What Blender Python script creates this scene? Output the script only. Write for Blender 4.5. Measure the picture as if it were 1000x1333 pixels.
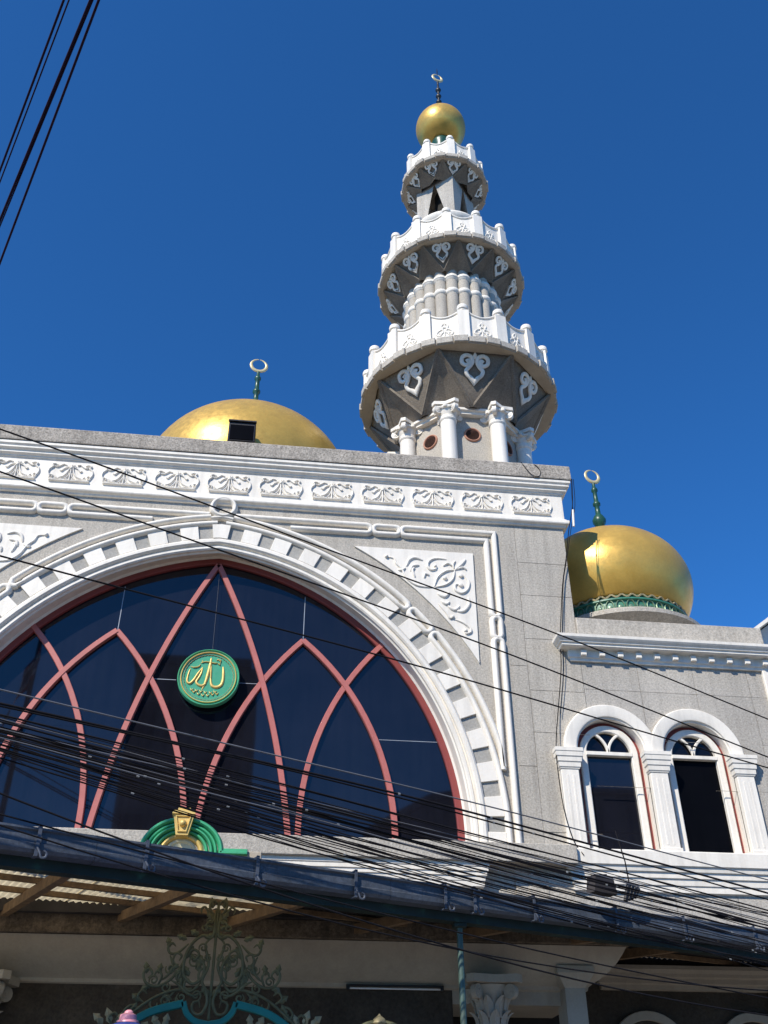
import bpy, math, random
import numpy as np
from mathutils import Matrix, Vector
random.seed(7)
for o in list(bpy.data.objects): bpy.data.objects.remove(o)
scene = bpy.context.scene
COL = scene.collection
rad = math.radians
# ------------------------------------------------------------------ camera
YAW, PITCH, ROLL = rad(7.2075), rad(35.011), rad(-0.218)
fwd = Vector((math.sin(YAW)*math.cos(PITCH), math.cos(YAW)*math.cos(PITCH), math.sin(PITCH)))
rt0 = Vector((math.cos(YAW), -math.sin(YAW), 0)); up0 = rt0.cross(fwd)
rt = rt0*math.cos(ROLL)+up0*math.sin(ROLL); up = up0*math.cos(ROLL)-rt0*math.sin(ROLL)
cam = bpy.data.cameras.new('camera'); camo = bpy.data.objects.new('camera', cam); COL.objects.link(camo)
M = Matrix.Identity(4)
for i, v in enumerate((rt, up, -fwd)):
    for k in range(3): M[k][i] = v[k]
M.translation = Vector((1.12, -15.222, 1.6))
camo.matrix_world = M
cam.sensor_fit = 'HORIZONTAL'; cam.sensor_width = 36; cam.lens = 36*1.2518
cam.clip_start = .1; cam.clip_end = 3000
scene.camera = camo
# ------------------------------------------------------------------ sky, sun, exposure
SUN_AZ, SUN_EL = 40.0, 40.0        # degrees left of the facade normal, elevation
sdir = Vector((-math.sin(rad(SUN_AZ))*math.cos(rad(SUN_EL)), -math.cos(rad(SUN_AZ))*math.cos(rad(SUN_EL)), math.sin(rad(SUN_EL))))
w = bpy.data.worlds.new('World'); scene.world = w; w.use_nodes = True
nt = w.node_tree; nt.nodes.clear()
sky = nt.nodes.new('ShaderNodeTexSky'); sky.sky_type = 'NISHITA'; sky.sun_disc = False
sky.sun_elevation = rad(SUN_EL); sky.sun_rotation = math.atan2(sdir.x, sdir.y)
sky.altitude = 900; sky.air_density = 0.85; sky.dust_density = 0.1; sky.ozone_density = 7.0
bg = nt.nodes.new('ShaderNodeBackground'); bg.inputs['Strength'].default_value = 0.093
wo = nt.nodes.new('ShaderNodeOutputWorld')
tint = nt.nodes.new('ShaderNodeVectorMath'); tint.operation = 'MULTIPLY'; tint.inputs[1].default_value = (.50, 1.32, 1.86)
nt.links.new(sky.outputs[0], tint.inputs[0]); nt.links.new(tint.outputs[0], bg.inputs[0]); nt.links.new(bg.outputs[0], wo.inputs[0])
sl = bpy.data.lights.new('sun', 'SUN'); sl.energy = 4.6; sl.angle = rad(0.53); sl.color = (1.0, .935, .82)
so = bpy.data.objects.new('sun', sl); COL.objects.link(so); so.location = (-30, -30, 40)
so.rotation_euler = sdir.to_track_quat('Z', 'Y').to_euler()
scene.view_settings.view_transform = 'Standard'; scene.view_settings.look = 'None'
scene.view_settings.exposure = 0.20; scene.view_settings.gamma = 1
scene.view_settings.use_curve_mapping = False
# ------------------------------------------------------------------ materials
def mat(name, col, rough=.7, metal=0, var=.12, vs=1.2, grain=.0, gs=60., bump=.0, bs=40., streak=0., spec=None, col2=None, c2s=3., c2t=.6, emit=None, objvar=0., dirt=0., dirtc=(.12,.10,.08)):
    m = bpy.data.materials.new(name); m.use_nodes = True
    n = m.node_tree.nodes; l = m.node_tree.links; b = n['Principled BSDF']
    b.inputs['Roughness'].default_value = rough; b.inputs['Metallic'].default_value = metal
    if spec is not None: b.inputs['Specular IOR Level'].default_value = spec
    geo = n.new('ShaderNodeNewGeometry'); pos = geo.outputs['Position']
    def noise(scale, det=4, vec=None, rgh=.55):
        t = n.new('ShaderNodeTexNoise'); t.inputs['Scale'].default_value = scale; t.inputs['Detail'].default_value = det
        t.inputs['Roughness'].default_value = rgh; l.new(vec or pos, t.inputs['Vector']); return t.outputs['Fac']
    def ramp(fac, a, b2, lo, hi):
        r = n.new('ShaderNodeMapRange'); r.inputs['From Min'].default_value = a; r.inputs['From Max'].default_value = b2
        r.inputs['To Min'].default_value = lo; r.inputs['To Max'].default_value = hi; l.new(fac, r.inputs['Value']); return r.outputs[0]
    def mul(c, f):
        x = n.new('ShaderNodeVectorMath'); x.operation = 'SCALE'; l.new(c, x.inputs[0]); l.new(f, x.inputs['Scale']); return x.outputs[0]
    def mixc(c, c2, f):
        x = n.new('ShaderNodeMix'); x.data_type = 'RGBA'; l.new(c, x.inputs['A']); l.new(f, x.inputs['Factor'])
        if isinstance(c2, tuple): x.inputs['B'].default_value = (*c2, 1)
        else: l.new(c2, x.inputs['B'])
        return x.outputs['Result']
    rgb = n.new('ShaderNodeRGB'); rgb.outputs[0].default_value = (*col, 1); c = rgb.outputs[0]
    if col2: c = mixc(c, col2, ramp(noise(c2s, 6), c2t-.08, c2t+.08, 0, 1))
    if var: c = mul(c, ramp(noise(vs, 5), .3, .7, 1-var, 1+var))
    if grain:
        c = mul(c, ramp(noise(gs, 2, rgh=.8), .3, .7, 1-grain, 1+grain))
    if streak:
        mp = n.new('ShaderNodeMapping'); mp.inputs['Scale'].default_value = (5, 5, .35); l.new(pos, mp.inputs['Vector'])
        c = mul(c, ramp(noise(1.6, 6, mp.outputs[0]), .45, .75, 1, 1-streak))
    if objvar:
        oi = n.new('ShaderNodeObjectInfo'); c = mul(c, ramp(oi.outputs['Random'], 0, 1, 1-objvar, 1+objvar))
    if dirt:
        c = mixc(c, dirtc, ramp(noise(2.3, 8, rgh=.7), .5, .78, 0, dirt))
    l.new(c, b.inputs['Base Color'])
    if bump:
        bp = n.new('ShaderNodeBump'); bp.inputs['Strength'].default_value = bump; bp.inputs['Distance'].default_value = .02
        l.new(noise(bs, 4), bp.inputs['Height']); l.new(bp.outputs[0], b.inputs['Normal'])
    rr = ramp(noise(vs*3+2, 3), .3, .7, max(.02, rough-.08), min(1, rough+.08)); l.new(rr, b.inputs['Roughness'])
    return m
MT = {}
MT['stucco'] = mat('pebble stucco', (.455,.415,.355), .9, var=.11, vs=.7, grain=.28, gs=30, bump=.5, bs=55, streak=.22, dirt=.22, dirtc=(.30,.27,.23), objvar=.035)
MT['stucco_wing'] = mat('cool pebble stucco', (.44,.405,.355), .9, var=.11, vs=.7, grain=.28, gs=30, bump=.5, bs=55, streak=.2, dirt=.2, dirtc=(.28,.26,.23), objvar=.035)
MT['stucco_dark'] = mat('weathered parapet stucco', (.37,.33,.28), .95, var=.12, vs=1.6, grain=.5, gs=30, bump=.5, bs=55, streak=.28, dirt=.32)
MT['white'] = mat('white masonry paint', (.82,.765,.675), .6, var=.03, vs=1.5, grain=.03, gs=30, bump=.12, bs=22, streak=.17, dirt=.25, dirtc=(.50,.46,.40), objvar=.025)
MT['cream'] = mat('cream soffit paint', (.40,.35,.28), .75, var=.08, vs=2, grain=.05, gs=30, bump=.15, bs=20, streak=.1, dirt=.2)
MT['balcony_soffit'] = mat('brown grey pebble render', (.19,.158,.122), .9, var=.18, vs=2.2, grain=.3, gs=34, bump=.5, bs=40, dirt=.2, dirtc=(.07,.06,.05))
MT['beige'] = mat('beige render', (.43,.39,.33), .9, var=.08, vs=2, grain=.25, gs=40, bump=.4, bs=45, dirt=.12)
MT['gold'] = mat('gold leaf paint', (.66,.41,.09), .37, metal=.42, var=.09, vs=1.8, grain=.05, gs=18, bump=.10, bs=16, dirt=.18, dirtc=(.35,.21,.06))
MT['gold_trim'] = mat('gold trim paint', (.72,.50,.16), .45, metal=.35, var=.1, vs=8)
MT['green_finial'] = mat('dark green enamel', (.018,.075,.048), .35, var=.2, vs=9)
MT['green_collar'] = mat('green gilt collar', (.05,.20,.13), .35, var=.25, vs=12)
MT['pale_metal'] = mat('pale gilt metal', (.66,.55,.30), .4, metal=.25, var=.08, vs=9)
MT['red'] = mat('salmon red mullion paint', (.46,.135,.115), .5, var=.07, vs=3, grain=.05, gs=25, streak=.12, dirt=.1, dirtc=(.25,.08,.07))
MT['red_shaded'] = mat('red frame paint with shade', (.24,.047,.042), .5, var=.07, vs=3)  # red deepened so the shade inside the arch reveal is in the colour
MT['green'] = mat('green medallion enamel', (.05,.33,.19), .4, var=.06, vs=6)
MT['green_crest'] = mat('green crest paint', (.05,.37,.18), .45, var=.1, vs=6, dirt=.12)
MT['gutter'] = mat('blue grey painted gutter', (.085,.10,.13), .5, metal=.1, var=.14, vs=3, grain=.25, gs=26, bump=.06, bs=25, streak=.2, dirt=.3, dirtc=(.07,.055,.045))
MT['bracket'] = mat('galvanised bracket', (.08,.095,.13), .55, metal=.1, var=.2, vs=8)
MT['beam_green'] = mat('dark green beam paint', (.014,.026,.022), .6, var=.3, vs=4, col2=(.03,.09,.06), c2s=4, c2t=.68)
MT['wood'] = mat('brown timber', (.20,.125,.065), .8, var=.25, vs=5, streak=.2, grain=.15, gs=20, bump=.2, bs=14)
MT['old_metal'] = mat('dark old sheet', (.035,.03,.03), .8, var=.3, vs=3)
MT['concrete'] = mat('rough brown concrete', (.15,.115,.08), .95, var=.25, vs=3, grain=.4, gs=24, bump=.7, bs=22, streak=.5, dirt=.5, dirtc=(.05,.04,.03))
MT['iron'] = mat('dark green wrought iron', (.13,.125,.06), .6, metal=.1, var=.3, vs=9, col2=(.12,.11,.06), c2s=9, c2t=.66)
MT['teal'] = mat('teal gate paint', (.012,.20,.17), .45, var=.12, vs=6)
MT['black'] = mat('black plastic', (.012,.012,.014), .45, var=.2, vs=6)
MT['cable'] = mat('black cable sheath', (.010,.009,.011), .8, spec=.15, var=.2, vs=4)
MT['cable_purple'] = mat('dark purple brown cable sheath', (.022,.010,.030), .8, var=.2, vs=4, spec=.15)
MT['cable_grey'] = mat('grey cable sheath', (.14,.14,.15), .5, var=.2, vs=4)
MT['pale_yellow'] = mat('pale yellow plaster', (.70,.62,.38), .6, var=.08, vs=6)
MT['cement'] = mat('smooth grey cement', (.34,.325,.295), .9, var=.10, vs=3, grain=.16, gs=30, bump=.2, bs=40)
MT['clip_and_glint'] = mat('pale cable glint', (.28,.28,.27), .6, var=.3, vs=6)  # pale tone painted in for sun glints along the cables
MT['pink'] = mat('pink plastic', (.78,.32,.38), .4, var=.05, vs=8)
MT['blue'] = mat('blue canvas', (.02,.045,.24), .8, var=.15, vs=6)
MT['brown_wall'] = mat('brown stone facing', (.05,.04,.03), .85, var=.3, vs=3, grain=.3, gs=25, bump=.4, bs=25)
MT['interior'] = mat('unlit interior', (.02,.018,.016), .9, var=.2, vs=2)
MT['asphalt'] = mat('asphalt', (.055,.055,.057), .9, var=.2, vs=.7, grain=.3, gs=30, bump=.4, bs=60)
MT['paving'] = mat('concrete paving', (.27,.25,.22), .9, var=.12, vs=1, grain=.1, gs=20, bump=.2, bs=30)
MT['joint'] = mat('silicone glazing joint', (.30,.33,.38), .5, var=.2, vs=4)
MT['slat'] = mat('dark louvre', (.16,.07,.045), .7, var=.2, vs=8)
MT['grille'] = mat('terracotta grille', (.42,.20,.13), .7, var=.15, vs=8)
MT['dark_stone'] = mat('opposite building paint', (.10,.10,.105), .8, var=.2, vs=.6)
MT['flag_red'] = mat('red cloth', (.45,.03,.04), .9, var=.1); MT['flag_white'] = mat('white cloth', (.75,.75,.75), .9, var=.05); MT['flag_blue'] = mat('navy cloth', (.02,.03,.12), .9, var=.1)
MT['leaf_gold'] = mat('dull gilt ornament', (.36,.30,.17), .6, metal=.2, var=.25, vs=12)
def glass_mat(name, base, spec, rough, dust=.035):
    m = mat(name, base, rough, var=.25, vs=1.1, streak=.25, spec=spec); b = m.node_tree.nodes['Principled BSDF']
    for l in list(b.inputs['Roughness'].links): m.node_tree.links.remove(l)
    b.inputs['Roughness'].default_value = rough; b.inputs['IOR'].default_value = 1.5
    n = m.node_tree.nodes; l = m.node_tree.links; geo = n.new('ShaderNodeNewGeometry')
    mp = n.new('ShaderNodeMapping'); mp.inputs['Scale'].default_value = (6, 6, .5); l.new(geo.outputs['Position'], mp.inputs['Vector'])
    t1 = n.new('ShaderNodeTexNoise'); t1.inputs['Scale'].default_value = 1.4; t1.inputs['Detail'].default_value = 8; l.new(mp.outputs[0], t1.inputs['Vector'])
    t2 = n.new('ShaderNodeTexNoise'); t2.inputs['Scale'].default_value = .55; t2.inputs['Detail'].default_value = 3; l.new(geo.outputs['Position'], t2.inputs['Vector'])
    r1 = n.new('ShaderNodeMapRange'); r1.inputs['From Min'].default_value = .52; r1.inputs['From Max'].default_value = .80; l.new(t1.outputs['Fac'], r1.inputs['Value'])
    r2 = n.new('ShaderNodeMapRange'); r2.inputs['From Min'].default_value = .40; r2.inputs['From Max'].default_value = .68; l.new(t2.outputs['Fac'], r2.inputs['Value'])
    mm = n.new('ShaderNodeMath'); mm.operation = 'MULTIPLY'; l.new(r1.outputs[0], mm.inputs[0]); l.new(r2.outputs[0], mm.inputs[1])
    mx = n.new('ShaderNodeMix'); mx.data_type = 'RGBA'; l.new(b.inputs['Base Color'].links[0].from_socket, mx.inputs['A']); mx.inputs['B'].default_value = (dust*.8,dust*.9,dust,1); l.new(mm.outputs[0], mx.inputs['Factor'])
    l.new(mx.outputs['Result'], b.inputs['Base Color'])
    return m
MT['glass'] = glass_mat('navy tinted glass', (.008,.008,.012), .6, .03, .012)
MT['glass_dark'] = glass_mat('black window glass', (.004,.004,.007), .35, .03, .01)
MT['void'] = glass_mat('unlit open pane', (.003,.003,.004), .05, .3, .004)
def sheet_mat():
    m = mat('cream fibreglass sheet', (.76,.65,.43), .6, var=.15, vs=2, streak=.3)
    n = m.node_tree.nodes; l = m.node_tree.links; b = n['Principled BSDF']; out = n['Material Output']
    tr = n.new('ShaderNodeBsdfTranslucent'); mx = n.new('ShaderNodeMixShader'); mx.inputs[0].default_value = .6
    l.new(b.inputs['Base Color'].links[0].from_socket, tr.inputs[0]); l.new(b.outputs[0], mx.inputs[1]); l.new(tr.outputs[0], mx.inputs[2]); l.new(mx.outputs[0], out.inputs[0])
    return m
MT['sheet'] = sheet_mat()
# ------------------------------------------------------------------ object helpers
WM = {}
def setp(o, label=None, cat=None, group=None, kind=None):
    if label: o['label'] = label
    if cat: o['category'] = cat
    if group: o['group'] = group
    if kind: o['kind'] = kind
    return o
def place(o, parent, world):
    WM[o.name] = world.copy()
    if parent is not None:
        o.parent = parent; o.matrix_parent_inverse = WM[parent.name].inverted()
    o.matrix_basis = world
    return o
I4 = Matrix.Identity(4)
def thing(name, label, cat, loc=(0,0,0), group=None):
    o = bpy.data.objects.new(name, None); COL.objects.link(o); o.empty_display_size = .2
    place(o, None, Matrix.Translation(loc)); return setp(o, label, cat, group)
def inst(name, me, parent, world=I4):
    o = bpy.data.objects.new(name, me); COL.objects.link(o); return place(o, parent, world)
def copy_tree(o, world, parent=None):
    # a thing or part with its children, moved by the rigid motion 'world' * inverse(old)
    d = world @ WM[o.name].inverted()
    def rec(s, par):
        c = s.copy(); COL.objects.link(c); place(c, par, d @ WM[s.name])
        for ch in [x for x in s.children]: rec(ch, c)
        return c
    return rec(o, parent)
def smooth_path(p, n=5, closed=False):
    p = [np.array(q, float) for q in p]; out = []; L = len(p)
    rng = range(L) if closed else range(L-1)
    for i in rng:
        if closed: a, b, c, d = p[(i-1) % L], p[i], p[(i+1) % L], p[(i+2) % L]
        else: a, b, c, d = p[max(i-1,0)], p[i], p[i+1], p[min(i+2, L-1)]
        for k in range(n):
            t = k/n
            out.append(.5*((2*b)+(c-a)*t+(2*a-5*b+4*c-d)*t*t+(3*b-a-3*c+d)*t**3))
    if not closed: out.append(p[-1])
    return out
def spiral(cx, cy, r0, r1, a0, turns, n=14):
    return [(cx+(r0+(r1-r0)*k/n)*math.cos(a0+turns*2*math.pi*k/n), cy+(r0+(r1-r0)*k/n)*math.sin(a0+turns*2*math.pi*k/n)) for k in range(n+1)]
class MB:
    def __init__(s): s.v = []; s.f = []
    def add(s, vs, fs):
        b = len(s.v); s.v += [tuple(map(float, x)) for x in vs]; s.f += [tuple(i+b for i in f) for f in fs]; return s
    def box(s, x0, x1, y0, y1, z0, z1):
        return s.add([(x,y,z) for z in (z0,z1) for y in (y0,y1) for x in (x0,x1)], [(0,2,3,1),(4,5,7,6),(0,1,5,4),(2,6,7,3),(0,4,6,2),(1,3,7,5)])
    def bbox(s, x0, x1, y0, y1, z0, z1, b=.01):
        # box with chamfered front (-y) edges
        vs = [(x0,y1,z0),(x1,y1,z0),(x1,y1,z1),(x0,y1,z1),(x0,y0+b,z0),(x1,y0+b,z0),(x1,y0+b,z1),(x0,y0+b,z1),(x0+b,y0,z0+b),(x1-b,y0,z0+b),(x1-b,y0,z1-b),(x0+b,y0,z1-b)]
        fs = [(0,3,2,1)]+[(i,(i+1)%4,4+(i+1)%4,4+i) for i in range(4)]+[(4+i,4+(i+1)%4,8+(i+1)%4,8+i) for i in range(4)]+[(8,9,10,11)]
        return s.add(vs, fs)
    def obox(s, a, b, w, h, up=(0,0,1)):
        # bar from a to b with width w and height h
        a = Vector(a); b = Vector(b); d = (b-a).normalized(); u = Vector(up); x = d.cross(u).normalized()*w/2; u = x.cross(d).normalized()*h/2
        return s.add([a-x-u,a+x-u,a+x+u,a-x+u,b-x-u,b+x-u,b+x+u,b-x+u], [(0,1,2,3),(7,6,5,4),(0,4,5,1),(1,5,6,2),(2,6,7,3),(3,7,4,0)])
    def prism(s, poly, fn, h0, h1):
        n = len(poly); s.add([fn(u,v,h0) for u,v in poly]+[fn(u,v,h1) for u,v in poly], [tuple(range(n))[::-1], tuple(range(n,2*n))]+[(i,(i+1)%n,n+(i+1)%n,n+i) for i in range(n)]); return s
    def lathe(s, prof, n=32, c=(0,0,0), a0=0., cap=True):
        vs = []; fs = []; m = len(prof)
        for j in range(n):
            a = a0+2*math.pi*j/n
            for r, z in prof: vs.append((c[0]+r*math.cos(a), c[1]+r*math.sin(a), c[2]+z))
        for j in range(n):
            for i in range(m-1):
                p, q = j*m+i, ((j+1)%n)*m+i
                fs.append((p,q,q+1,p+1))
        if cap:
            if prof[0][0] > 1e-4: fs.append(tuple(j*m for j in range(n))[::-1])
            if prof[-1][0] > 1e-4: fs.append(tuple(j*m+m-1 for j in range(n)))
        return s.add(vs, fs)
    def tube(s, path, r, n=6, taper=None):
        P = [Vector(p) for p in path]; m = len(P); vs = []; ref = Vector((0.13,.21,1)).normalized()
        for i, p in enumerate(P):
            d = (P[min(i+1,m-1)]-P[max(i-1,0)]).normalized()
            x = d.cross(ref)
            x = x.normalized() if x.length > 1e-3 else Vector((1,0,0)); y = x.cross(d); ref = y if y.length > 0 else ref
            rr = r*(taper[i] if taper else 1)
            for k in range(n):
                a = 2*math.pi*k/n; vs.append(p+x*rr*math.cos(a)+y*rr*math.sin(a))
        fs = [(i*n+k, i*n+(k+1)%n, (i+1)*n+(k+1)%n, (i+1)*n+k) for i in range(m-1) for k in range(n)]
        fs += [tuple(range(n))[::-1], tuple((m-1)*n+k for k in range(n))]
        return s.add(vs, fs)
    def strand(s, path, prof, fn, closed=False, taper=0., sc=None):
        P = [np.array(p, float) for p in path]; m = len(P); k = len(prof); vs = []
        for i in range(m):
            a = P[(i-1) % m] if (closed or i > 0) else None; c = P[(i+1) % m] if (closed or i < m-1) else None
            d1 = P[i]-a if a is not None else c-P[i]; d2 = c-P[i] if c is not None else d1
            d1 = d1/(np.linalg.norm(d1)+1e-9); d2 = d2/(np.linalg.norm(d2)+1e-9)
            n1 = np.array((-d1[1], d1[0])); n2 = np.array((-d2[1], d2[0])); nn = n1+n2; nn = nn/(np.linalg.norm(nn)+1e-9)
            g = 1/max(.45, float(nn@n1)); f = 1.
            if taper: f = 1-taper*abs(2*i/(m-1)-1)**3
            if sc: f *= sc[i]
            for o, h in prof: q = P[i]+nn*o*g*f; vs.append(fn(q[0], q[1], h*f if h > 0 else h))
        fs = []
        for i in range(m if closed else m-1):
            p, q = i*k, ((i+1) % m)*k
            for j in range(k-1): fs.append((p+j, q+j, q+j+1, p+j+1))
        if not closed: fs += [tuple(range(k)), tuple((m-1)*k+j for j in range(k))[::-1]]
        return s.add(vs, fs)
    def dome(s, u, v, r, h, fn, n=10):
        vs = [fn(u+r*math.cos(2*math.pi*k/n), v+r*math.sin(2*math.pi*k/n), -.01) for k in range(n)]+[fn(u+.75*r*math.cos(2*math.pi*k/n), v+.75*r*math.sin(2*math.pi*k/n), h*.7) for k in range(n)]+[fn(u, v, h)]
        return s.add(vs, [(k,(k+1)%n,n+(k+1)%n,n+k) for k in range(n)]+[(n+k,n+(k+1)%n,2*n) for k in range(n)])
    def mesh(s, name, m, smooth=False, ang=35):
        me = bpy.data.meshes.new(name); me.from_pydata(s.v, [], s.f); me.validate(); me.update()
        import bmesh
        bm = bmesh.new(); bm.from_mesh(me); bmesh.ops.recalc_face_normals(bm, faces=bm.faces); bm.to_mesh(me); bm.free()
        me.materials.append(MT[m] if isinstance(m, str) else m)
        if smooth:
            me.polygons.foreach_set('use_smooth', [True]*len(me.polygons)); me.set_sharp_from_angle(angle=rad(ang))
        return me
    def build(s, name, m, parent=None, smooth=False, ang=35, world=I4):
        return inst(name, s.mesh(name, m, smooth, ang), parent, world)
def half_round(w, h, e=-.01):
    return [(-w/2,e),(-w/2,h*.35),(-w*.32,h*.82),(-w*.12,h),(w*.12,h),(w*.32,h*.82),(w/2,h*.35),(w/2,e)]
def rect(w, h, e=-.01, b=.008): return [(-w/2,e),(-w/2,h-b),(-w/2+b,h),(w/2-b,h),(w/2,h-b),(w/2,e)]
def onface(y): return lambda u, v, h: (u, y-h, v)
def plan_sweep(mb, path, prof):
    # path: plan polyline (x,y); prof: list of (out, z); outward is to the right of travel
    P = [np.array(p, float) for p in path]; m = len(P); k = len(prof); vs = []
    for i in range(m):
        d1 = P[i]-P[i-1] if i > 0 else P[1]-P[0]; d2 = P[i+1]-P[i] if i < m-1 else d1
        d1 = d1/np.linalg.norm(d1); d2 = d2/np.linalg.norm(d2)
        n1 = np.array((d1[1],-d1[0])); n2 = np.array((d2[1],-d2[0])); nn = (n1+n2); nn = nn/np.linalg.norm(nn); g = 1/float(nn@n1)
        for o, z in prof: q = P[i]+nn*o*g; vs.append((q[0], q[1], z))
    fs = [(i*k+j, (i+1)*k+j, (i+1)*k+j+1, i*k+j+1) for i in range(m-1) for j in range(k-1)]
    fs += [tuple(range(k)), tuple((m-1)*k+j for j in range(k))[::-1]]
    return mb.add(vs, fs)
# ------------------------------------------------------------------ setting
g = MB().add([(-400,-400,0),(400,-400,0),(400,400,0),(-400,400,0)], [(0,1,2,3)]).build('ground', 'paving'); setp(g, 'pale concrete ground around the mosque', None, None, 'structure')
SD = Vector((9,3.55,0)).normalized(); SN = Vector((-SD.y, SD.x, 0))      # street direction, and the normal towards the mosque
def street_quad(w0, w1, z, L=200):
    o = Vector((-1.25,-6.1,0)); return [tuple(o+SD*a+SN*b+Vector((0,0,z))) for a, b in ((-L,w0),(L,w0),(L,w1),(-L,w1))]
r_ = MB().add(street_quad(-13,-3.2,.004), [(0,1,2,3)]).build('road', 'asphalt'); setp(r_, 'grey asphalt street in front of the mosque', None, None, 'structure')
pv = MB(); q = street_quad(-3.2,-.4,.12); q0 = street_quad(-3.2,-.4,-.05); pv.add(q0+q, [(4,5,6,7),(0,1,5,4),(1,2,6,5),(2,3,7,6),(3,0,4,7)])
setp(pv.build('pavement', 'paving'), 'raised concrete pavement with kerb below the gutter', None, None, 'structure')
# ------------------------------------------------------------------ mosque facade
WY = -.40; AC, AZ = .545, 6.087; ZB = 5.90
F = onface(WY)
mosque = thing('mosque_facade', 'grey stucco mosque front with white pointed arch, chain mouldings and flat parapet', 'mosque', (0,0,0))
AW = .657                        # arc centre offset of the window frame behind the reveal
def arch_half(r, n=44, zb=ZB, ac=AC):
    a1 = math.acos(ac/r); pts = [(r-ac, zb)]
    for k in range(n+1):
        a = a1*k/n; pts.append((r*math.cos(a)-ac, AZ+r*math.sin(a)))
    pts[-1] = (0., AZ+math.sqrt(r*r-ac*ac)); return pts
def arch_full(r, n=44, zb=ZB, ac=AC):
    h = arch_half(r, n, zb, ac); return h+[(-x, z) for x, z in h[-2::-1]]
def arch_sweep(mb, prof, n=44, zb=ZB):
    k = len(prof); C_ = [arch_full(q[0], n, zb, q[2] if len(q) > 2 else AC) for q in prof]; m = len(C_[0]); vs = []
    for i in range(m):
        for j in range(k): vs.append((C_[j][i][0], prof[j][1], C_[j][i][1]))
    fs = [(i*k+j, (i+1)*k+j, (i+1)*k+j+1, i*k+j+1) for i in range(m-1) for j in range(k-1)]
    fs += [tuple(range(k)), tuple((m-1)*k+j for j in range(k))[::-1]]
    return mb.add(vs, fs)
def open_top(x, r, ac=AC):
    return AZ+math.sqrt(r*r-(abs(x)+ac)**2) if abs(x)+ac < r else None
# wall skin with the arched opening, and the solid wall behind it
mb = MB(); RO = 5.09; xs = sorted(set(list(np.linspace(-5.2,5.2,131))+[RO-AC,-(RO-AC)]))
for a, b in zip(xs[:-1], xs[1:]):
    za, zb_ = open_top(a, RO) or (ZB-.3), open_top(b, RO) or (ZB-.3)
    if abs(a)+AC > RO-1e-6 and abs(b)+AC > RO-1e-6: za = zb_ = ZB-.3
    elif abs(a)+AC >= RO-1e-6: za = AZ
    elif abs(b)+AC >= RO-1e-6: zb_ = AZ
    mb.add([(a,WY,za),(b,WY,zb_),(b,WY,11.98),(a,WY,11.98)], [(0,1,2,3)])
wall = mb.build('wall', 'stucco', mosque)
core = MB()
core.box(-6.462,-5.0,WY+.012,.55,4.2,13.0).box(5.0,6.462,WY+.012,.55,8.5,13.0).box(5.0,5.93,WY+.012,.55,4.2,8.5)
core.box(-5.0,5.0,WY+.05,.55,11.62,13.0).box(-5.0,5.0,WY+.05,.55,4.2,5.7)
core.build('wall_core', 'stucco', mosque)
for s in (-1, 1):
    for x0, x1, zs in ((5.2,5.50,(4.6,7.2,9.0,11.98)), (5.508,6.468,(4.6,5.3,6.14,7.79,8.55,9.54,10.43,11.13,11.98))):
        for z0, z1 in zip(zs[:-1], zs[1:]):
            if s > 0 and x0 > 5.505 and z0 < 8.5:
                if z0 < 5.5: continue
                x1 = 5.896
            else: x1 = 6.468 if x0 > 5.505 else 5.50
            a, b = (x0, x1) if s > 0 else (-x1, -x0)
            MB().bbox(a, b, WY, WY+.02, z0+.003, z1-.003, .003).build('stucco_panel', 'stucco', mosque)
# cornice, frieze and parapet (returned at both ends)
PATH = [(-6.47,4.),(-6.47,WY),(6.47,WY),(6.47,4.)]
PATH = [(-6.47,.55),(-6.47,WY),(6.47,WY),(6.47,.55)]
mb = MB(); plan_sweep(mb, PATH, [(-.1,13.0),(.22,13.0),(.225,13.02),(.22,13.31),(.205,13.335),(-.25,13.335),(-.25,12.9)]); mb.build('parapet', 'stucco_dark', mosque)
mb = MB(); plan_sweep(mb, PATH, [(-.1,12.995),(.185,12.995),(.20,12.985),(.20,12.93),(.17,12.905),(.165,12.885),(.175,12.875),(.175,12.855),(.12,12.82),(.115,12.80),(.125,12.795),(.125,12.775),(.075,12.74),(.07,12.72),(.05,12.715),(.05,12.70),(-.1,12.70)]); mb.build('cornice', 'white', mosque)
mb = MB(); plan_sweep(mb, PATH, [(-.1,12.72),(.04,12.72),(.04,12.14),(-.1,12.14)]); frieze = mb.build('frieze', 'white', mosque)
mb = MB(); plan_sweep(mb, PATH, [(-.1,12.15),(.05,12.15),(.075,12.12),(.085,12.10),(.11,12.09),(.115,12.03),(.105,12.01),(.05,11.985),(.045,11.96),(.02,11.95),(-.1,11.95)]); mb.build('string_course', 'white', mosque)
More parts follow.
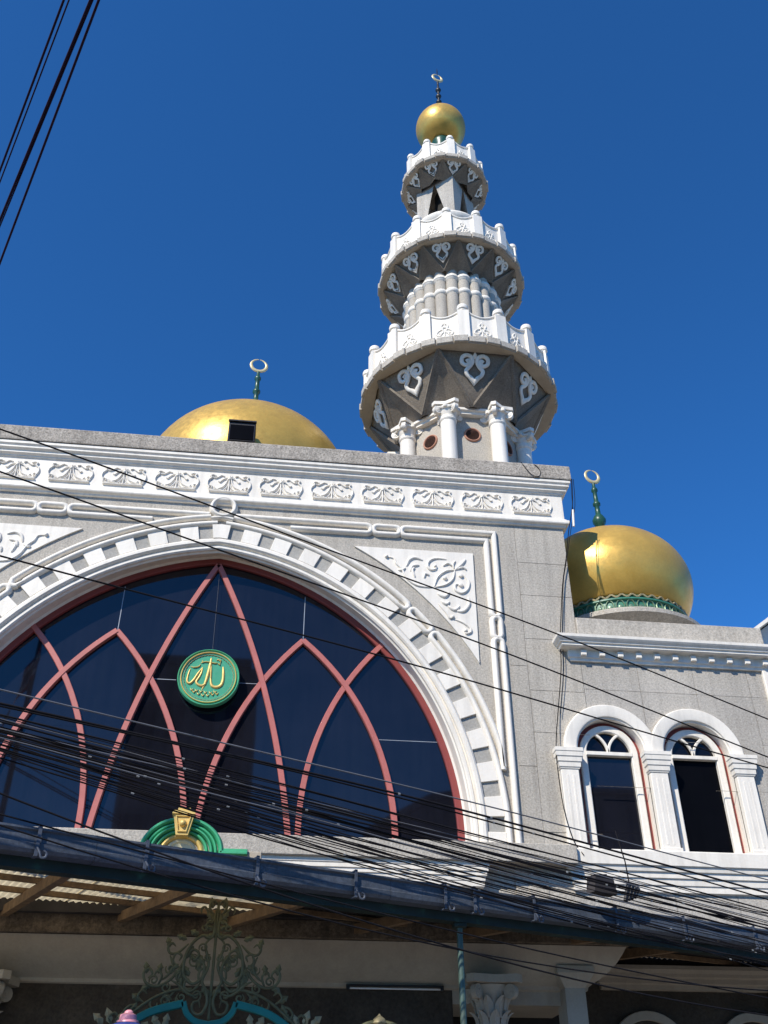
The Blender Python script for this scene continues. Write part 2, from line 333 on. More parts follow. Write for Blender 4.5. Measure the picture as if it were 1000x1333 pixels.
# frieze relief: shell cup with side volutes, fan leaves and a base bar
def frieze_relief():
    m = MB(); fn = lambda u, v, h: (u, -h, v); p = half_round(.033, .036); p2 = half_round(.025, .030)
    m.strand([(-.36,-.195),(.36,-.195)], half_round(.035,.045), fn)
    for s in (-1, 1):
        m.strand(smooth_path([(s*.10,-.17),(s*.2,-.15),(s*.30,-.17),(s*.37,-.13),(s*.36,-.07),(s*.31,-.08),(s*.325,-.12)], 4), p2, fn)
        m.strand(smooth_path([(s*.36,-.12),(s*.40,-.03),(s*.385,.06),(s*.33,.12),(s*.355,.165),(s*.30,.185),(s*.25,.16)], 4), p, fn, sc=None)
        m.strand(smooth_path([(s*.31,.13),(s*.26,.115),(s*.20,.15),(s*.155,.185),(s*.10,.17)], 4), p2, fn)
        m.strand(smooth_path([(s*.03,.10),(s*.06,.0),(s*.12,-.09),(s*.20,-.13)], 4), p, fn)
        m.strand(smooth_path([(s*.04,.13),(s*.12,.09),(s*.17,.03),(s*.20,.05)], 4), p2, fn)
        m.strand(smooth_path([(s*.02,-.02),(s*.04,-.09),(s*.09,-.15)], 3), p2, fn)
        m.strand(smooth_path([(s*.27,-.09),(s*.24,-.13),(s*.29,-.15)], 3), p2, fn)
        m.dome(s*.155,-.155,.022,.035,fn,8); m.dome(s*.24,.125,.018,.03,fn,8)
    for a in (-60,-30,0,30,60):
        d = rad(a+90); m.strand([(0,.10),(.06*math.cos(d),.10+.06*math.sin(d)),(.10*math.cos(d),.10+.095*math.sin(d))], half_round(.024,.035), fn, taper=.6)
    m.strand([(0,.10),(0,-.02),(0,-.17)], p, fn); m.dome(0,.10,.035,.06,fn)
    m.dome(-.05,-.16,.02,.035,fn,8); m.dome(.05,-.16,.02,.035,fn,8)
    return m.mesh('frieze_panel', 'white', True, 50)
frm = frieze_relief()
for k in range(-6, 7): inst('frieze_relief', frm, frieze, Matrix.Translation((.05+k*.97, WY-.039, 12.43)))
# arch: stepped reveal, checker blocks
mb = MB(); arch_sweep(mb, [(4.97,.05,AW),(4.972,-.06,AW),(5.0,-.10,AW),(4.90,-.34),(4.925,-.36),(4.93,-.405),(4.955,-.43),(4.99,-.43),(5.005,-.405),(5.03,-.40),(5.035,-.445),(5.06,-.475),(5.11,-.475),(5.145,-.445),(5.152,-.38)])
arch = mb.build('arch_moulding', 'white', mosque, True, 25)
mb = MB(); arch_sweep(mb, [(5.15,WY+.01),(5.15,WY-.006),(5.44,WY-.006),(5.44,WY+.01)]); mb.build('checker_band', 'cement', mosque)
def polar_block(r0, r1, a0, a1, y0, y1, s, n=3):
    m = MB(); poly = [(s*(r0*math.cos(rad(a0+(a1-a0)*k/n))-AC*1), AZ+r0*math.sin(rad(a0+(a1-a0)*k/n))) for k in range(n+1)]
    poly += [(s*(r1*math.cos(rad(a1+(a0-a1)*k/n))-AC), AZ+r1*math.sin(rad(a1+(a0-a1)*k/n))) for k in range(n+1)]
    poly = [((x if True else 0), z) for x, z in poly]
    c = np.mean(np.array(poly), 0); inn = [(c[0]+(x-c[0])*.965, c[1]+(z-c[1])*.965) for x, z in poly]; N = len(poly)
    vs = [(x,y1,z) for x, z in poly]+[(x,y0+.01,z) for x, z in poly]+[(x,y0,z) for x, z in inn]
    fs = [(i,(i+1)%N,N+(i+1)%N,N+i) for i in range(N)]+[(N+i,N+(i+1)%N,2*N+(i+1)%N,2*N+i) for i in range(N)]+[tuple(range(2*N,3*N))]
    return m.add(vs, fs)
for s in (-1, 1):
    for k in range(14):
        a0 = 2.75+6.13*k; a1 = 6.13*(k+1)+.1
        if k == 13: continue
        polar_block(5.15, 5.44, a0, a1, WY-.043-random.uniform(0,.006), WY+.01, s).build('arch_block', 'white', mosque)
    x0, x1 = 5.15-AC, 5.44-AC
    MB().bbox(min(s*x0,s*x1), max(s*x0,s*x1), WY-.06, WY+.01, ZB-.02, AZ+.01, .01).build('arch_block', 'white', mosque)
ks = []
kz = lambda r, a: (r*math.cos(rad(a))-AC, AZ+r*math.sin(rad(a)))
poly = [kz(5.15,82.5),(0,AZ+math.sqrt(5.15**2-AC**2)),(-kz(5.15,82.5)[0],kz(5.15,82.5)[1]),(-kz(5.44,82.5)[0],kz(5.44,82.5)[1]),(0,AZ+math.sqrt(5.44**2-AC**2)),kz(5.44,82.5)]
MB().prism(poly, F, -.01, .066).build('keystone', 'white', mosque)
# chain mouldings
CW = half_round(.105, .085)
def link(path, closed=False, name='chain_link', prof=CW):
    m = MB(); m.strand(path, prof, F, closed); return m.build(name, 'white', mosque, True, 40)
def rnd(cx, cz, r, a0, a1, n=6): return [(cx+r*math.cos(rad(a0+(a1-a0)*k/n)), cz+r*math.sin(rad(a0+(a1-a0)*k/n))) for k in range(n+1)]
def arcpts(r, a0, a1, n=40): return [kz(r, a0+(a1-a0)*k/n) for k in range(n+1)]
ZO, ZI, XO, XI = 11.715, 11.535, 5.085, 4.925
RI, RQ = 5.485, 5.632
for s in (-1, 1):
    mir = lambda p: [(s*x, z) for x, z in (p if s > 0 else p[::-1])]
    zc = (ZO+ZI)/2; rc = (ZO-ZI)/2; xc = (XO+XI)/2; xr = (XO-XI)/2
    # short links
    link(mir(rnd(2.87,zc,rc*.95,90,270)+rnd(3.20,zc,rc*.95,-90,90)), True)
    link(mir(rnd(xc,9.57,xr*.95,180,360)+rnd(xc,9.83,xr*.95,0,180)), True)
    # long corner link
    link(mir([(XO,ZO)]+rnd(3.40,zc,rc,90,270)+[(XI,ZI)]+rnd(xc,10.0,xr,180,360)), True)
    # top centre strands and lower side strands
    link(mir([(.24,ZO+.0)]+rnd(2.66,zc,rc,90,-90)+[(1.25,ZI)]))
    link(mir([(XI,7.1)]+rnd(xc,9.40,xr,180,0)+[(XO,ZB)]))
    # links that follow the arch
    am = lambda a: kz((RI+RQ)/2, a)
    hw = (RQ-RI)/2
    def arclink(a0, a1, c0, c1):
        out = arcpts(RQ, a0, a1, max(3,int(abs(a1-a0)/2)))
        inn = arcpts(RI, a1, a0, max(3,int(abs(a1-a0)/2)))
        p = out
        if c1: cx, cz = am(a1); p = p+rnd(cx,cz,hw,a1+22,a1+158,4)
        p = p+inn
        if c0: cx, cz = am(a0); p = p+rnd(cx,cz,hw,a0+202,a0+338,4)
        return p
    link(mir(arclink(39.3,43.3,True,True)), True)
    link(mir([(XI+.01,7.15)]+arcpts(RQ,14.5,37.2,14)+rnd(*am(37.2),hw,60,195,4)+arcpts(RI,37.2,0,24)+[(RI-AC,ZB)]))
    link(mir(arcpts(RI,83.5,45.4,26)+rnd(*am(45.4),hw,-157,-22,4)+arcpts(RQ,45.4,82.3,26)))
ring = [( .21*math.cos(2*math.pi*k/28), 11.875+.195*math.sin(2*math.pi*k/28)) for k in range(28)]
MB().strand(ring, half_round(.10,.12), F, True).build('ring_boss', 'white', mosque, True, 40)
MB().strand([(-.2,11.62),(0,11.655),(.2,11.62)], half_round(.09,.10), F).build('ring_seat', 'white', mosque, True, 40)
# spandrel panels with scrolls
SP = [[(3.041,11.039),(3.166,11.012),(3.212,10.906),(3.304,10.804),(3.41,10.596),(3.592,10.467),(3.87,10.444)],[(3.399,10.865),(3.448,10.996),(3.559,11.06),(3.699,11.015)],[(3.475,10.762),(3.508,10.873),(3.634,10.901)],[(3.55,10.642),(3.506,10.783),(3.554,10.84)],[(3.72,10.636),(3.739,10.727),(3.816,10.697)],[(4.143,11.066),(3.953,11.071),(3.825,11.006),(3.79,10.894),(3.85,10.815),(3.946,10.851),(3.917,10.921)],[(3.902,10.471),(3.971,10.672),(4.132,10.81),(4.291,10.84)],[(3.916,10.455),(4.121,10.522),(4.251,10.656),(4.291,10.84)],[(4.291,10.84),(4.424,10.977),(4.509,11.094)],[(4.323,10.86),(4.452,10.906),(4.513,10.856)],[(4.285,10.857),(4.265,10.965),(4.316,11.042)],[(4.074,10.915),(4.171,10.977),(4.248,10.927)],[(4.46,10.761),(4.546,10.605),(4.506,10.442),(4.393,10.364),(4.288,10.427),(4.293,10.534),(4.386,10.541)],[(3.959,10.334),(4.08,10.272),(4.176,10.367)],[(4.015,10.181),(4.104,10.118),(4.168,10.174)],[(4.134,10.085),(4.253,10.007),(4.349,10.099)],[(4.283,9.991),(4.421,10.001),(4.521,10.145),(4.513,10.284)],[(3.966,10.108),(4.097,9.945),(4.169,9.83),(4.233,9.903)],[(4.244,9.818),(4.393,9.76),(4.51,9.666),(4.521,9.583),(4.443,9.545),(4.416,9.61)],[(3.242,10.781),(3.304,10.768),(3.382,10.828)]]
WID = [.05,.075,.07,.06,.06,.06,.05,.05,.075,.055,.05,.055,.065,.085,.07,.075,.085,.05,.055,.05]
for s in (-1, 1):
    a0, a1 = math.degrees(math.acos((2.44+AC)/5.95)), math.degrees(math.acos((4.645+AC)/5.95))
    poly = [kz(5.95, a0+(a1-a0)*k/14) for k in range(15)]+[(4.655,11.235)]
    poly = [(s*x, z) for x, z in poly]
    m = MB(); c = np.mean(np.array(poly), 0); m.prism(poly, F, -.01, .035)
    sp = m.build('spandrel_panel', 'white', mosque)
    m = MB(); fn = onface(WY-.033)
    for st, wd in zip(SP, WID): m.strand(smooth_path([(s*x, z) for x, z in st], 5), half_round(wd*.82, .036), fn, taper=.55)
    for x, z, r in ((4.10,10.66,.045),(4.39,10.53,.05),(3.03,11.045,.04),(4.40,10.73,.05),(4.43,9.60,.04),(3.93,10.90,.035),(4.21,9.86,.04)): m.dome(s*x, z, r, .055, fn)
    m.build('scroll_relief', 'white', sp, True, 50)
# great window
mb = MB(); arch_sweep(mb, [(4.985,.04,AW),(4.985,-.05,AW),(4.88,-.06,AW),(4.865,-.045,AW),(4.865,.04,AW)], zb=5.95)
window = mb.build('window', 'red_shaded', mosque, True, 25)
setp(window, 'great pointed navy glass window with salmon tracery')
def gpoly(x0, x1, z0, z1, r=4.92):
    xs = np.linspace(x0, x1, 33); topz = [min(z1, (open_top(x, r, AW) or z0)) for x in xs]
    pts = [(x0,z0),(x1,z0)]+[(x, z) for x, z in zip(xs[::-1], topz[::-1]) if z > z0+1e-3]; return pts
cells = [(-4.26,-1.6,5.95,7.70),(-4.26,-1.6,7.70,12),(-1.6,1.6,5.95,8.60),(-1.6,1.6,8.60,12),(1.6,4.26,5.95,7.70),(1.6,4.26,7.70,12)]
for i, (x0, x1, z0, z1) in enumerate(cells):
    tx, tz = random.uniform(-.0016,.0016), random.uniform(-.0016,.0016); cx, cz = (x0+x1)/2, (z0+min(z1,10.5))/2
    p = gpoly(x0-.001, x1+.001, z0-.001, z1+.001)
    fn = lambda u, v, h: (u, .02+(u-cx)*tx+(v-cz)*tz-h, v)
    MB().prism(p, fn, 0, .01).build('pane', 'glass', window)
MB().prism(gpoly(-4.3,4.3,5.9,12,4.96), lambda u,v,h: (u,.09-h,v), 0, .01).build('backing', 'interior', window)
for x0, x1, z0, z1 in ((1.594,1.606,9.47,10.35),(-1.606,-1.594,9.47,10.35),(-.93,-.5,8.594,8.604),(.55,.93,8.594,8.604),(2.85,4.02,7.695,7.704),(-4.02,-2.85,7.695,7.704)):
    MB().box(x0,x1,.006,.014,z0,z1).build('glazing_joint', 'joint', window)
def circ3(a, b, c, n=18):
    (ax,ay),(bx,by),(cx,cy) = a, b, c; d = 2*(ax*(by-cy)+bx*(cy-ay)+cx*(ay-by))
    ux = ((ax*ax+ay*ay)*(by-cy)+(bx*bx+by*by)*(cy-ay)+(cx*cx+cy*cy)*(ay-by))/d; uy = ((ax*ax+ay*ay)*(cx-bx)+(bx*bx+by*by)*(ax-cx)+(cx*cx+cy*cy)*(bx-ax))/d
    r = math.hypot(ax-ux, ay-uy); t0 = math.atan2(ay-uy, ax-ux); t1 = math.atan2(cy-uy, cx-ux)
    dt = (t1-t0+math.pi) % (2*math.pi)-math.pi
    return [(ux+r*math.cos(t0+dt*k/n), uy+r*math.sin(t0+dt*k/n)) for k in range(n+1)]
ZW = 5.93
for s in (-1, 1):
    for i, (a, b, c) in enumerate((((0,10.88),(.944,8.62),(1.53,ZW)), ((1.6,9.44),(.944,8.62),(.075,ZW)), ((1.6,9.44),(2.36,8.62),(3.2,ZW)), ((3.06,9.50),(2.36,8.62),(1.675,ZW)))):
        p = [(s*x, z) for x, z in circ3(a, b, c)]; y = .0 if i % 2 else -.012
        MB().strand(p, [(-.048,-.02),(-.048,.05),(-.04,.062),(.04,.062),(.048,.05),(.048,-.02)], onface(y)).build('mullion', 'red', window, True, 30)
# sill ledge and the mouldings below it
MB().bbox(-5.95,5.93,-.66,.05,5.60,5.885,.012).build('sill_ledge', 'stucco', mosque)
mb = MB(); plan_sweep(mb, [(-4.45,.2),(-4.45,-.5),(4.45,-.5),(4.45,.2)], [(-.1,5.60),(.10,5.60),(.10,5.54),(.085,5.525),(.085,5.47),(.065,5.46),(.065,5.41),(.045,5.40),(.04,5.34),(.03,5.33),(.03,5.26),(.0,5.24),(-.1,5.24)]); mb.build('sill_moulding', 'white', mosque)
MB().box(-4.4,4.4,-.46,.4,4.2,5.26).build('lower_wall', 'beige', mosque)
# roof slab behind the parapet
MB().box(-6.2,6.3,.5,12,12.3,12.75).box(-6.2,6.3,8,12,4,12.5).build('roof_slab', 'stucco_dark', mosque)
# ------------------------------------------------------------------ minaret
MX, MY = 5.11, 2.0
minaret = thing('minaret', 'tall white and grey minaret with three ringed balconies and gold ball top', 'minaret', (MX,MY,12.75))
AX = Matrix.Translation((MX,MY,0))
def RZ(a): return Matrix.Rotation(rad(a), 4, 'Z')       # angle 0 faces the street (-y), positive turns towards +x
def octring(R, z, off=22.5, n=8): return [(MX+R*math.sin(rad(off+360/n*k)), MY-R*math.cos(rad(off+360/n*k)), z) for k in range(n)]
def loft(mb, rings, cap=True):
    n = len(rings[0]); vs = [p for r in rings for p in r]
    fs = [(i*n+j, i*n+(j+1)%n, (i+1)*n+(j+1)%n, (i+1)*n+j) for i in range(len(rings)-1) for j in range(n)]
    if cap: fs += [tuple(range(n))[::-1], tuple((len(rings)-1)*n+j for j in range(n))]
    return mb.add(vs, fs)
mb = MB(); loft(mb, [octring(1.33,12.6), octring(1.33,15.9)]); mb.build('octagonal_base', 'beige', minaret)
mb = MB(); loft(mb, [octring(1.40,15.62), octring(1.46,15.62), octring(1.46,15.68), octring(1.52,15.70), octring(1.52,15.76), octring(1.40,15.78)]); mb.build('entablature', 'white', minaret)
# column with scrolled capital
cm = MB(); cm.lathe([(.22,0),(.22,.1),(.19,.14),(.175,.2),(.172,2.55),(.19,2.57),(.20,2.60),(.19,2.63),(.172,2.64)], 20, (0,0,12.75)); colm = cm.mesh('column', 'white', True)
def volute(m, c, ax, r, w):
    # scroll roll: spiral disc about horizontal axis ax
    c = Vector(c); ax = Vector(ax).normalized(); u = Vector((0,0,1)); v = ax.cross(u)
    n = 14
    for rr, ww in ((r, w), (r*.6, w*1.25), (r*.25, w*1.5)):
        vs = []
        for s in (-1, 1):
            for k in range(n): a = 2*math.pi*k/n; vs.append(c+ax*s*ww/2+(u*math.cos(a)+v*math.sin(a))*rr)
        m.add(vs, [(k,(k+1)%n,n+(k+1)%n,n+k) for k in range(n)]+[tuple(range(n))[::-1], tuple(range(n,2*n))])
def capital_mesh():
    m = MB(); m.lathe([(.165,0),(.19,.03),(.19,.06),(.175,.08),(.20,.14),(.235,.24),(.25,.30)], 20)
    for a in (45,135,225,315):
        d = Vector((math.sin(rad(a)), -math.cos(rad(a)), 0)); t = Vector((d.y,-d.x,0))
        volute(m, d*.27+Vector((0,0,.215)), t, .10, .09)
    for a in (0,90,180,270):
        d = Vector((math.sin(rad(a)), -math.cos(rad(a)), 0))
        t = Vector((-d.y, d.x, 0))
        pts = [d*.225+t*(-.22+.44*k/8)+Vector((0,0,.29-.05*math.sin(math.pi*k/8))) for k in range(9)]; m.tube(pts, .032, 6)
        m.lathe([(.001,-.055),(.045,-.04),(.055,0),(.04,.045),(.001,.06)], 8, tuple(d*.245+Vector((0,0,.27))))
    P = []
    for k in range(4):
        a = 90*k+45
        P += [(.38*math.sin(rad(a-8)), -.38*math.cos(rad(a-8))), (.38*math.sin(rad(a+8)), -.38*math.cos(rad(a+8))), (.235*math.sin(rad(a+45)), -.235*math.cos(rad(a+45)))]
    m.prism(P, lambda u, v, h: (u, v, h), .315, .40)
    return m.mesh('capital', 'white', True, 40)
capm = capital_mesh()
grm = MB()
for k in range(8):
    zz = -.13+.26*(k+.5)/8; hw = math.sqrt(max(.0, .16**2-zz*zz))
    grm.add([(-hw,-.03,zz-.010),(hw,-.03,zz-.010),(hw,-.03,zz-.004),(-hw,-.03,zz-.004),(-hw,-.006,zz+.008),(hw,-.006,zz+.008)], [(0,1,2,3),(3,2,5,4)])
grm = grm.mesh('louvre', 'slat', False)
vrm = MB().strand([(.17*math.cos(2*math.pi*k/24), .17*math.sin(2*math.pi*k/24)) for k in range(24)], half_round(.045,.035), lambda u, v, h: (u,-h,v), True).mesh('round_vent', 'grille', True)
vbm = MB().lathe([(.0,0),(.16,0)], 20, cap=False); vbm.v = [(x,-.003,y) for x, y, z in vbm.v]; vbm = vbm.mesh('vent_void', 'interior')
for k in range(8):
    Wc = AX@RZ(22.5+45*k)@Matrix.Translation((0,-1.45,0))
    c = inst('column', colm, minaret, Wc)
    inst('capital', capm, c, Wc@Matrix.Translation((0,0,15.36)))
    Wv = AX@RZ(45*k)@Matrix.Translation((0,-1.33*math.cos(rad(22.5))-.004,15.12))
    v = inst('round_vent', vrm, minaret, Wv); inst('louvre', grm, v, Wv); inst('vent_void', vbm, v, Wv)
# heart shaped scroll ornament: u across, v up, unit half width
def heart_mesh(sz, dep):
    m = MB(); fn = lambda u, v, h: (u*sz, -h, v*sz); p = half_round(.25*sz/sz, dep)
    pr = [(-.12,-.005),(-.12,dep*.6),(-.085,dep),(.085,dep),(.12,dep*.6),(.12,-.005)]
    for s in (-1, 1):
        pts = [(-.52,.52),(-.38,.60),(-.36,.40),(-.55,.30),(-.78,.45),(-.76,.78),(-.48,.93),(-.20,.80),(-.14,.52),(-.30,.22),(-.50,-.02),(-.42,-.30),(-.16,-.50),(.0,-.72)]
        m.strand(smooth_path([(s*x, y) for x, y in (pts if s < 0 else pts)], 4), pr, fn)
    m.strand([(-.34,-.36),(0,-.80),(.34,-.36)], [(o*.9, h) for o, h in pr], fn)
    m.strand(smooth_path([(0,.72),(0,.92),(0,1.18)], 4), pr, fn, sc=[.5,.7,.9,1,1,.85,.6,.35,.1])
    return m.mesh('heart_scroll', 'white', True, 50)
post_cache = {}
def post_mesh(w, h, ball):
    m = MB(); b = .02; m.add([(x,y,z) for z, ww in ((0,w/2),(h-.03,w/2),(h,w/2-.03)) for x, y in ((-ww,-ww*.8),(ww,-ww*.8),(ww,ww*.8),(-ww,ww*.8))], [(0,1,5,4),(1,2,6,5),(2,3,7,6),(3,0,4,7),(4,5,9,8),(5,6,10,9),(6,7,11,10),(7,4,8,11),(8,9,10,11)])
    r = ball; m.lathe([(r*.72,h-.005),(r*.72,h+.03),(r*.95,h+.05),(r,h+.05+r*.45),(r*.9,h+.05+r*.85),(r*.6,h+.05+r*1.15),(r*.25,h+.05+r*1.27),(.001,h+.05+r*1.3)], 14)
    return m.mesh('post', 'white', True, 35)
def rail_mesh(wd, h, sag, th=.10):
    # parapet panel with a scooped top, a rolled top edge and a small relief
    m = MB(); n = 10; top = [(-wd/2+wd*k/n, h-sag*(1-(2*k/n-1)**2)) for k in range(n+1)]
    poly = [(wd/2,0),(-wd/2,0)][::-1]; poly = [(-wd/2,0),(wd/2,0)]+top[::-1]
    fn = lambda u, v, g_: (u, -g_, v); m.prism(poly, fn, -th/2, th/2)
    m.strand([(x, z-.01) for x, z in top], half_round(.06,.03), onf(-th/2))
    s = min(wd, h)*.37; pr = half_round(.035,.022); c = h*.42
    f2 = lambda u, v, g_: (u*s, -th/2-g_, c+v*s)
    pr2 = [(o/s, g_) for o, g_ in half_round(.038,.024)]
    for q in (-1, 1):
        m.strand(smooth_path([(q*.05,.95),(q*.35,.55),(q*.25,.15),(q*.6,-.05),(q*.85,-.45),(q*.6,-.75),(q*.35,-.55),(q*.55,-.35)], 3), pr2, f2)
        m.strand(smooth_path([(q*.05,.5),(q*.22,.2),(q*.12,-.2),(q*.3,-.45)], 3), pr2, f2)
    m.strand([(0,1.05),(0,.3)], pr2, f2); m.strand([(-.8,-.95),(.8,-.95)], pr2, f2); m.strand([(0,-.2),(0,-.8)], pr2, f2)
    return m.mesh('rail_panel', 'white', True, 40)
def onf(y): return lambda u, v, h: (u, y-h, v)
def balcony(R, z0, z1, npost, off, ph, pw, ball, nblk, label, nf, foff, Rv):
    m = MB(); m.lathe([(R-.25,z0+.02),(R-.035,z0),(R-.02,z0+.02),(R-.02,z1-.01),(R-.05,z1),(0.2,z1)], 96, (MX,MY,0), cap=False)
    b = m.build('balcony', 'cream', minaret, True, 30); setp(b, label)
    pl = MB(); N = nf*12; vs = []
    for k in range(N):
        a = 360*k/N+foff; d = (a-foff) % (360/nf)-180/nf     # polygon vertices lie midway between the facets
        ri = Rv*math.cos(math.pi/nf)/math.cos(math.pi/nf-abs(rad(d))) if False else Rv*math.cos(math.pi/nf)/math.cos(rad(((a-foff+180/nf) % (360/nf))-180/nf))
        for rr in (ri, R-.03): vs.append((MX+rr*math.sin(rad(a)), MY-rr*math.cos(rad(a)), z0-.004))
    pl.add(vs, [(2*k,2*((k+1) % N),2*((k+1) % N)+1,2*k+1) for k in range(N)]); pl.build('soffit_plate', 'cream', b)
    bw = 2*math.pi*R/nblk*.86
    bm_ = MB().bbox(-bw/2, bw/2, -.045, .06, 0, (z1-z0), .012).mesh('rim_block', 'stucco')
    bm2 = MB().bbox(-bw*.58, bw*.58, -.012, .06, .015, (z1-z0)-.01, .008).mesh('rim_block', 'stucco')
    for k in range(nblk): inst('rim_block', bm_ if k % 2 else bm2, b, AX@RZ(360*k/nblk)@Matrix.Translation((0,-R+.005,z0+.008)))
    Rp = R-.16; pm = post_mesh(pw, ph, ball); wd = 2*Rp*math.sin(math.pi/npost)-pw*.92
    rm = rail_mesh(wd, ph*.955, ph*.13)
    for k in range(npost):
        inst('post', pm, b, AX@RZ(360/npost*(k+off))@Matrix.Translation((0,-Rp,z1-.01)))
        inst('rail_panel', rm, b, AX@RZ(360/npost*(k+off+.5))@Matrix.Translation((0,-Rp*math.cos(math.pi/npost),z1-.01)))
    return b
def folded_soffit(Rv, zv, Rm, zm, n, off, rib, heart, hpos, name='folded_soffit'):
    # V: outer ring vertices, Mi: inner lower points between them; inverted triangles V V M, and V M M at the corners
    V = [Vector((MX+Rv*math.sin(rad(off+360/n*(k+.5))), MY-Rv*math.cos(rad(off+360/n*(k+.5))), zv)) for k in range(n)]
    D = [Vector((MX+Rm*math.sin(rad(off+360/n*k)), MY-Rm*math.cos(rad(off+360/n*k)), zm)) for k in range(n)]
    Ci = [Vector((MX+Rm*.86*math.sin(rad(off+360/n*(k+.5))), MY-Rm*.86*math.cos(rad(off+360/n*(k+.5))), zm+.05*(zv-zm))) for k in range(n)]
    m = MB()
    for k in range(n):
        a, b, c = V[k-1], V[k], D[k]; cen = (a+b+c)/3; ax = Vector((MX,MY,cen.z)); inw = (ax-cen).normalized()*.0
        # recessed inverted triangle: the panel sits a little behind the ribs
        up_ = Vector((0,0,.09)); m.add([a+up_, b+up_, c+up_*.4], [(0,1,2)])
        m.add([V[k], D[(k+1) % n], Ci[k], D[k]], [(0,1,2),(0,2,3)])
    top = MB()
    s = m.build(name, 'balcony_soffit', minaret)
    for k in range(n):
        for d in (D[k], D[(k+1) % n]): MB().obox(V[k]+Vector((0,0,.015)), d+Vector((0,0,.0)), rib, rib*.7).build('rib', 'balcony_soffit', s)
        a, b, c = V[k-1], V[k], D[k]; ex = (b-a).normalized(); nrm = (b-a).cross(c-a).normalized(); mid = (a+b)/2
        out = mid-Vector((MX,MY,mid.z)); 
        if nrm.z > 0: nrm = -nrm
        ez = nrm.cross(ex)*-1
        if ez.dot(mid-c) < 0: ez = -ez
        pos = mid.lerp(c, hpos)+Vector((0,0,.05))
        Wt = Matrix.Identity(4); ey = -nrm
        if ex.cross(ey).dot(ez) < 0: ex = -ex
        for i, v in enumerate((ex, ey, ez)):
            for q in range(3): Wt[q][i] = v[q]
        Wt.translation = pos+nrm*.012
        inst('heart_scroll', heart, s, Wt)
    return s
balcony(2.34,16.86,17.05,16,.70,.93,.26,.135,40,'lowest and widest balcony of the minaret', 8, 0, 2.20)
m = MB(); loft(m, [octring(2.18,16.815,22.5), octring(2.18,16.9,22.5)]); 
folded_soffit(2.20,16.865,1.50,15.72,8,0,.075,heart_mesh(.375,.035),.38)
balcony(1.90,20.98,21.15,14,.5,.89,.24,.125,34,'middle balcony of the minaret', 12, 30*.37, 1.80)
folded_soffit(1.80,20.985,1.30,20.42,12,30*.37,.04,heart_mesh(.255,.028),.44)
balcony(1.23,25.22,25.38,10,0.,.82,.22,.11,24,'topmost balcony of the minaret', 10, 36*.13, 1.15)
folded_soffit(1.15,25.225,.80,24.88,10,36*.13,.03,heart_mesh(.215,.024),.46)
# colonnette shaft between the lower balconies
cl = MB(); cl.lathe([(.155,0),(.155,2.72),(.175,2.74),(.185,2.78),(.175,2.82),(.155,2.84),(.155,3.20),(.175,3.22),(.19,3.26),(.19,3.29),(.17,3.33),(.155,3.35),(.155,3.6)], 14, (0,0,17.0)); clm = cl.mesh('colonnette', 'white', True)
clg = MB(); clg.lathe([(.157,.02),(.157,2.70)], 14, (0,0,17.0), cap=False)
MB().lathe([(1.09,16.9),(1.09,20.9)], 32, (MX,MY,0)).build('shaft', 'beige', minaret, True)
cbm = MB().lathe([(.153,0),(.153,3.6)], 12, (0,0,17.0)).mesh('colonnette', 'beige', True)
rgm2 = MB().lathe([(.15,2.70),(.175,2.72),(.19,2.765),(.19,2.79),(.175,2.835),(.15,2.85)], 14, (0,0,17.0), cap=False).mesh('ring_moulding', 'white', True)
rgm = MB().lathe([(.15,3.17),(.172,3.19),(.18,3.22),(.20,3.24),(.20,3.29),(.18,3.33),(.15,3.35)], 14, (0,0,17.0), cap=False).mesh('ring_moulding', 'white', True)
for k in range(24):
    Wc = AX@RZ(15*k+4)@Matrix.Translation((0,-1.10,0)); c = inst('colonnette', cbm, minaret, Wc); inst('ring_moulding', rgm, c, Wc); inst('ring_moulding', rgm2, c, Wc)
# open lantern between the upper balconies: four flared corner piers on a drum
MB().lathe([(1.0,21.1),(1.0,22.9),(1.05,22.95),(1.07,23.05),(1.03,23.14),(.92,23.2),(.6,23.22)], 40, (MX,MY,0)).build('drum', 'white', minaret, True)
def pier_mesh():
    # corner pier at angle 0, diamond plan, narrow at the bottom and meeting its neighbours at the top
    R = .84; m = MB()
    def cor(a): return Vector((R*math.sin(rad(a)), -R*math.cos(rad(a)), 0))
    c0, l, r = cor(0), cor(-90), cor(90)
    def sect(f, z): 
        a = c0.lerp(l, f); b = c0.lerp(r, f); ins = Vector((0,R*f*.9,0))
        return [Vector((p.x,p.y,z)) for p in (a, c0, b, c0+Vector((0,R*f,0)))]
    A = sect(.17,23.1); B = sect(.47,24.86); C2 = sect(.495,24.95)
    m.add([*A,*B,*C2], [(0,1,5,4),(1,2,6,5),(2,3,7,6),(3,0,4,7),(4,5,9,8),(5,6,10,9),(6,7,11,10),(7,4,8,11),(8,9,10,11),(3,2,1,0)])
    return m.mesh('lantern_pier', 'stucco_wing')
pm_ = pier_mesh()
for k in range(4): inst('lantern_pier', pm_, minaret, AX@RZ(4+90*k))
MB().lathe([(.30,23.1),(.30,25.0)], 20, (MX,MY,0)).build('lantern_core', 'interior', minaret, True)
MB().lathe([(.0,24.96),(.84,24.96),(.84,25.1),(0,25.1)], 4, (MX,MY,0), a0=rad(4-90)).build('lantern_lid', 'balcony_soffit', minaret)
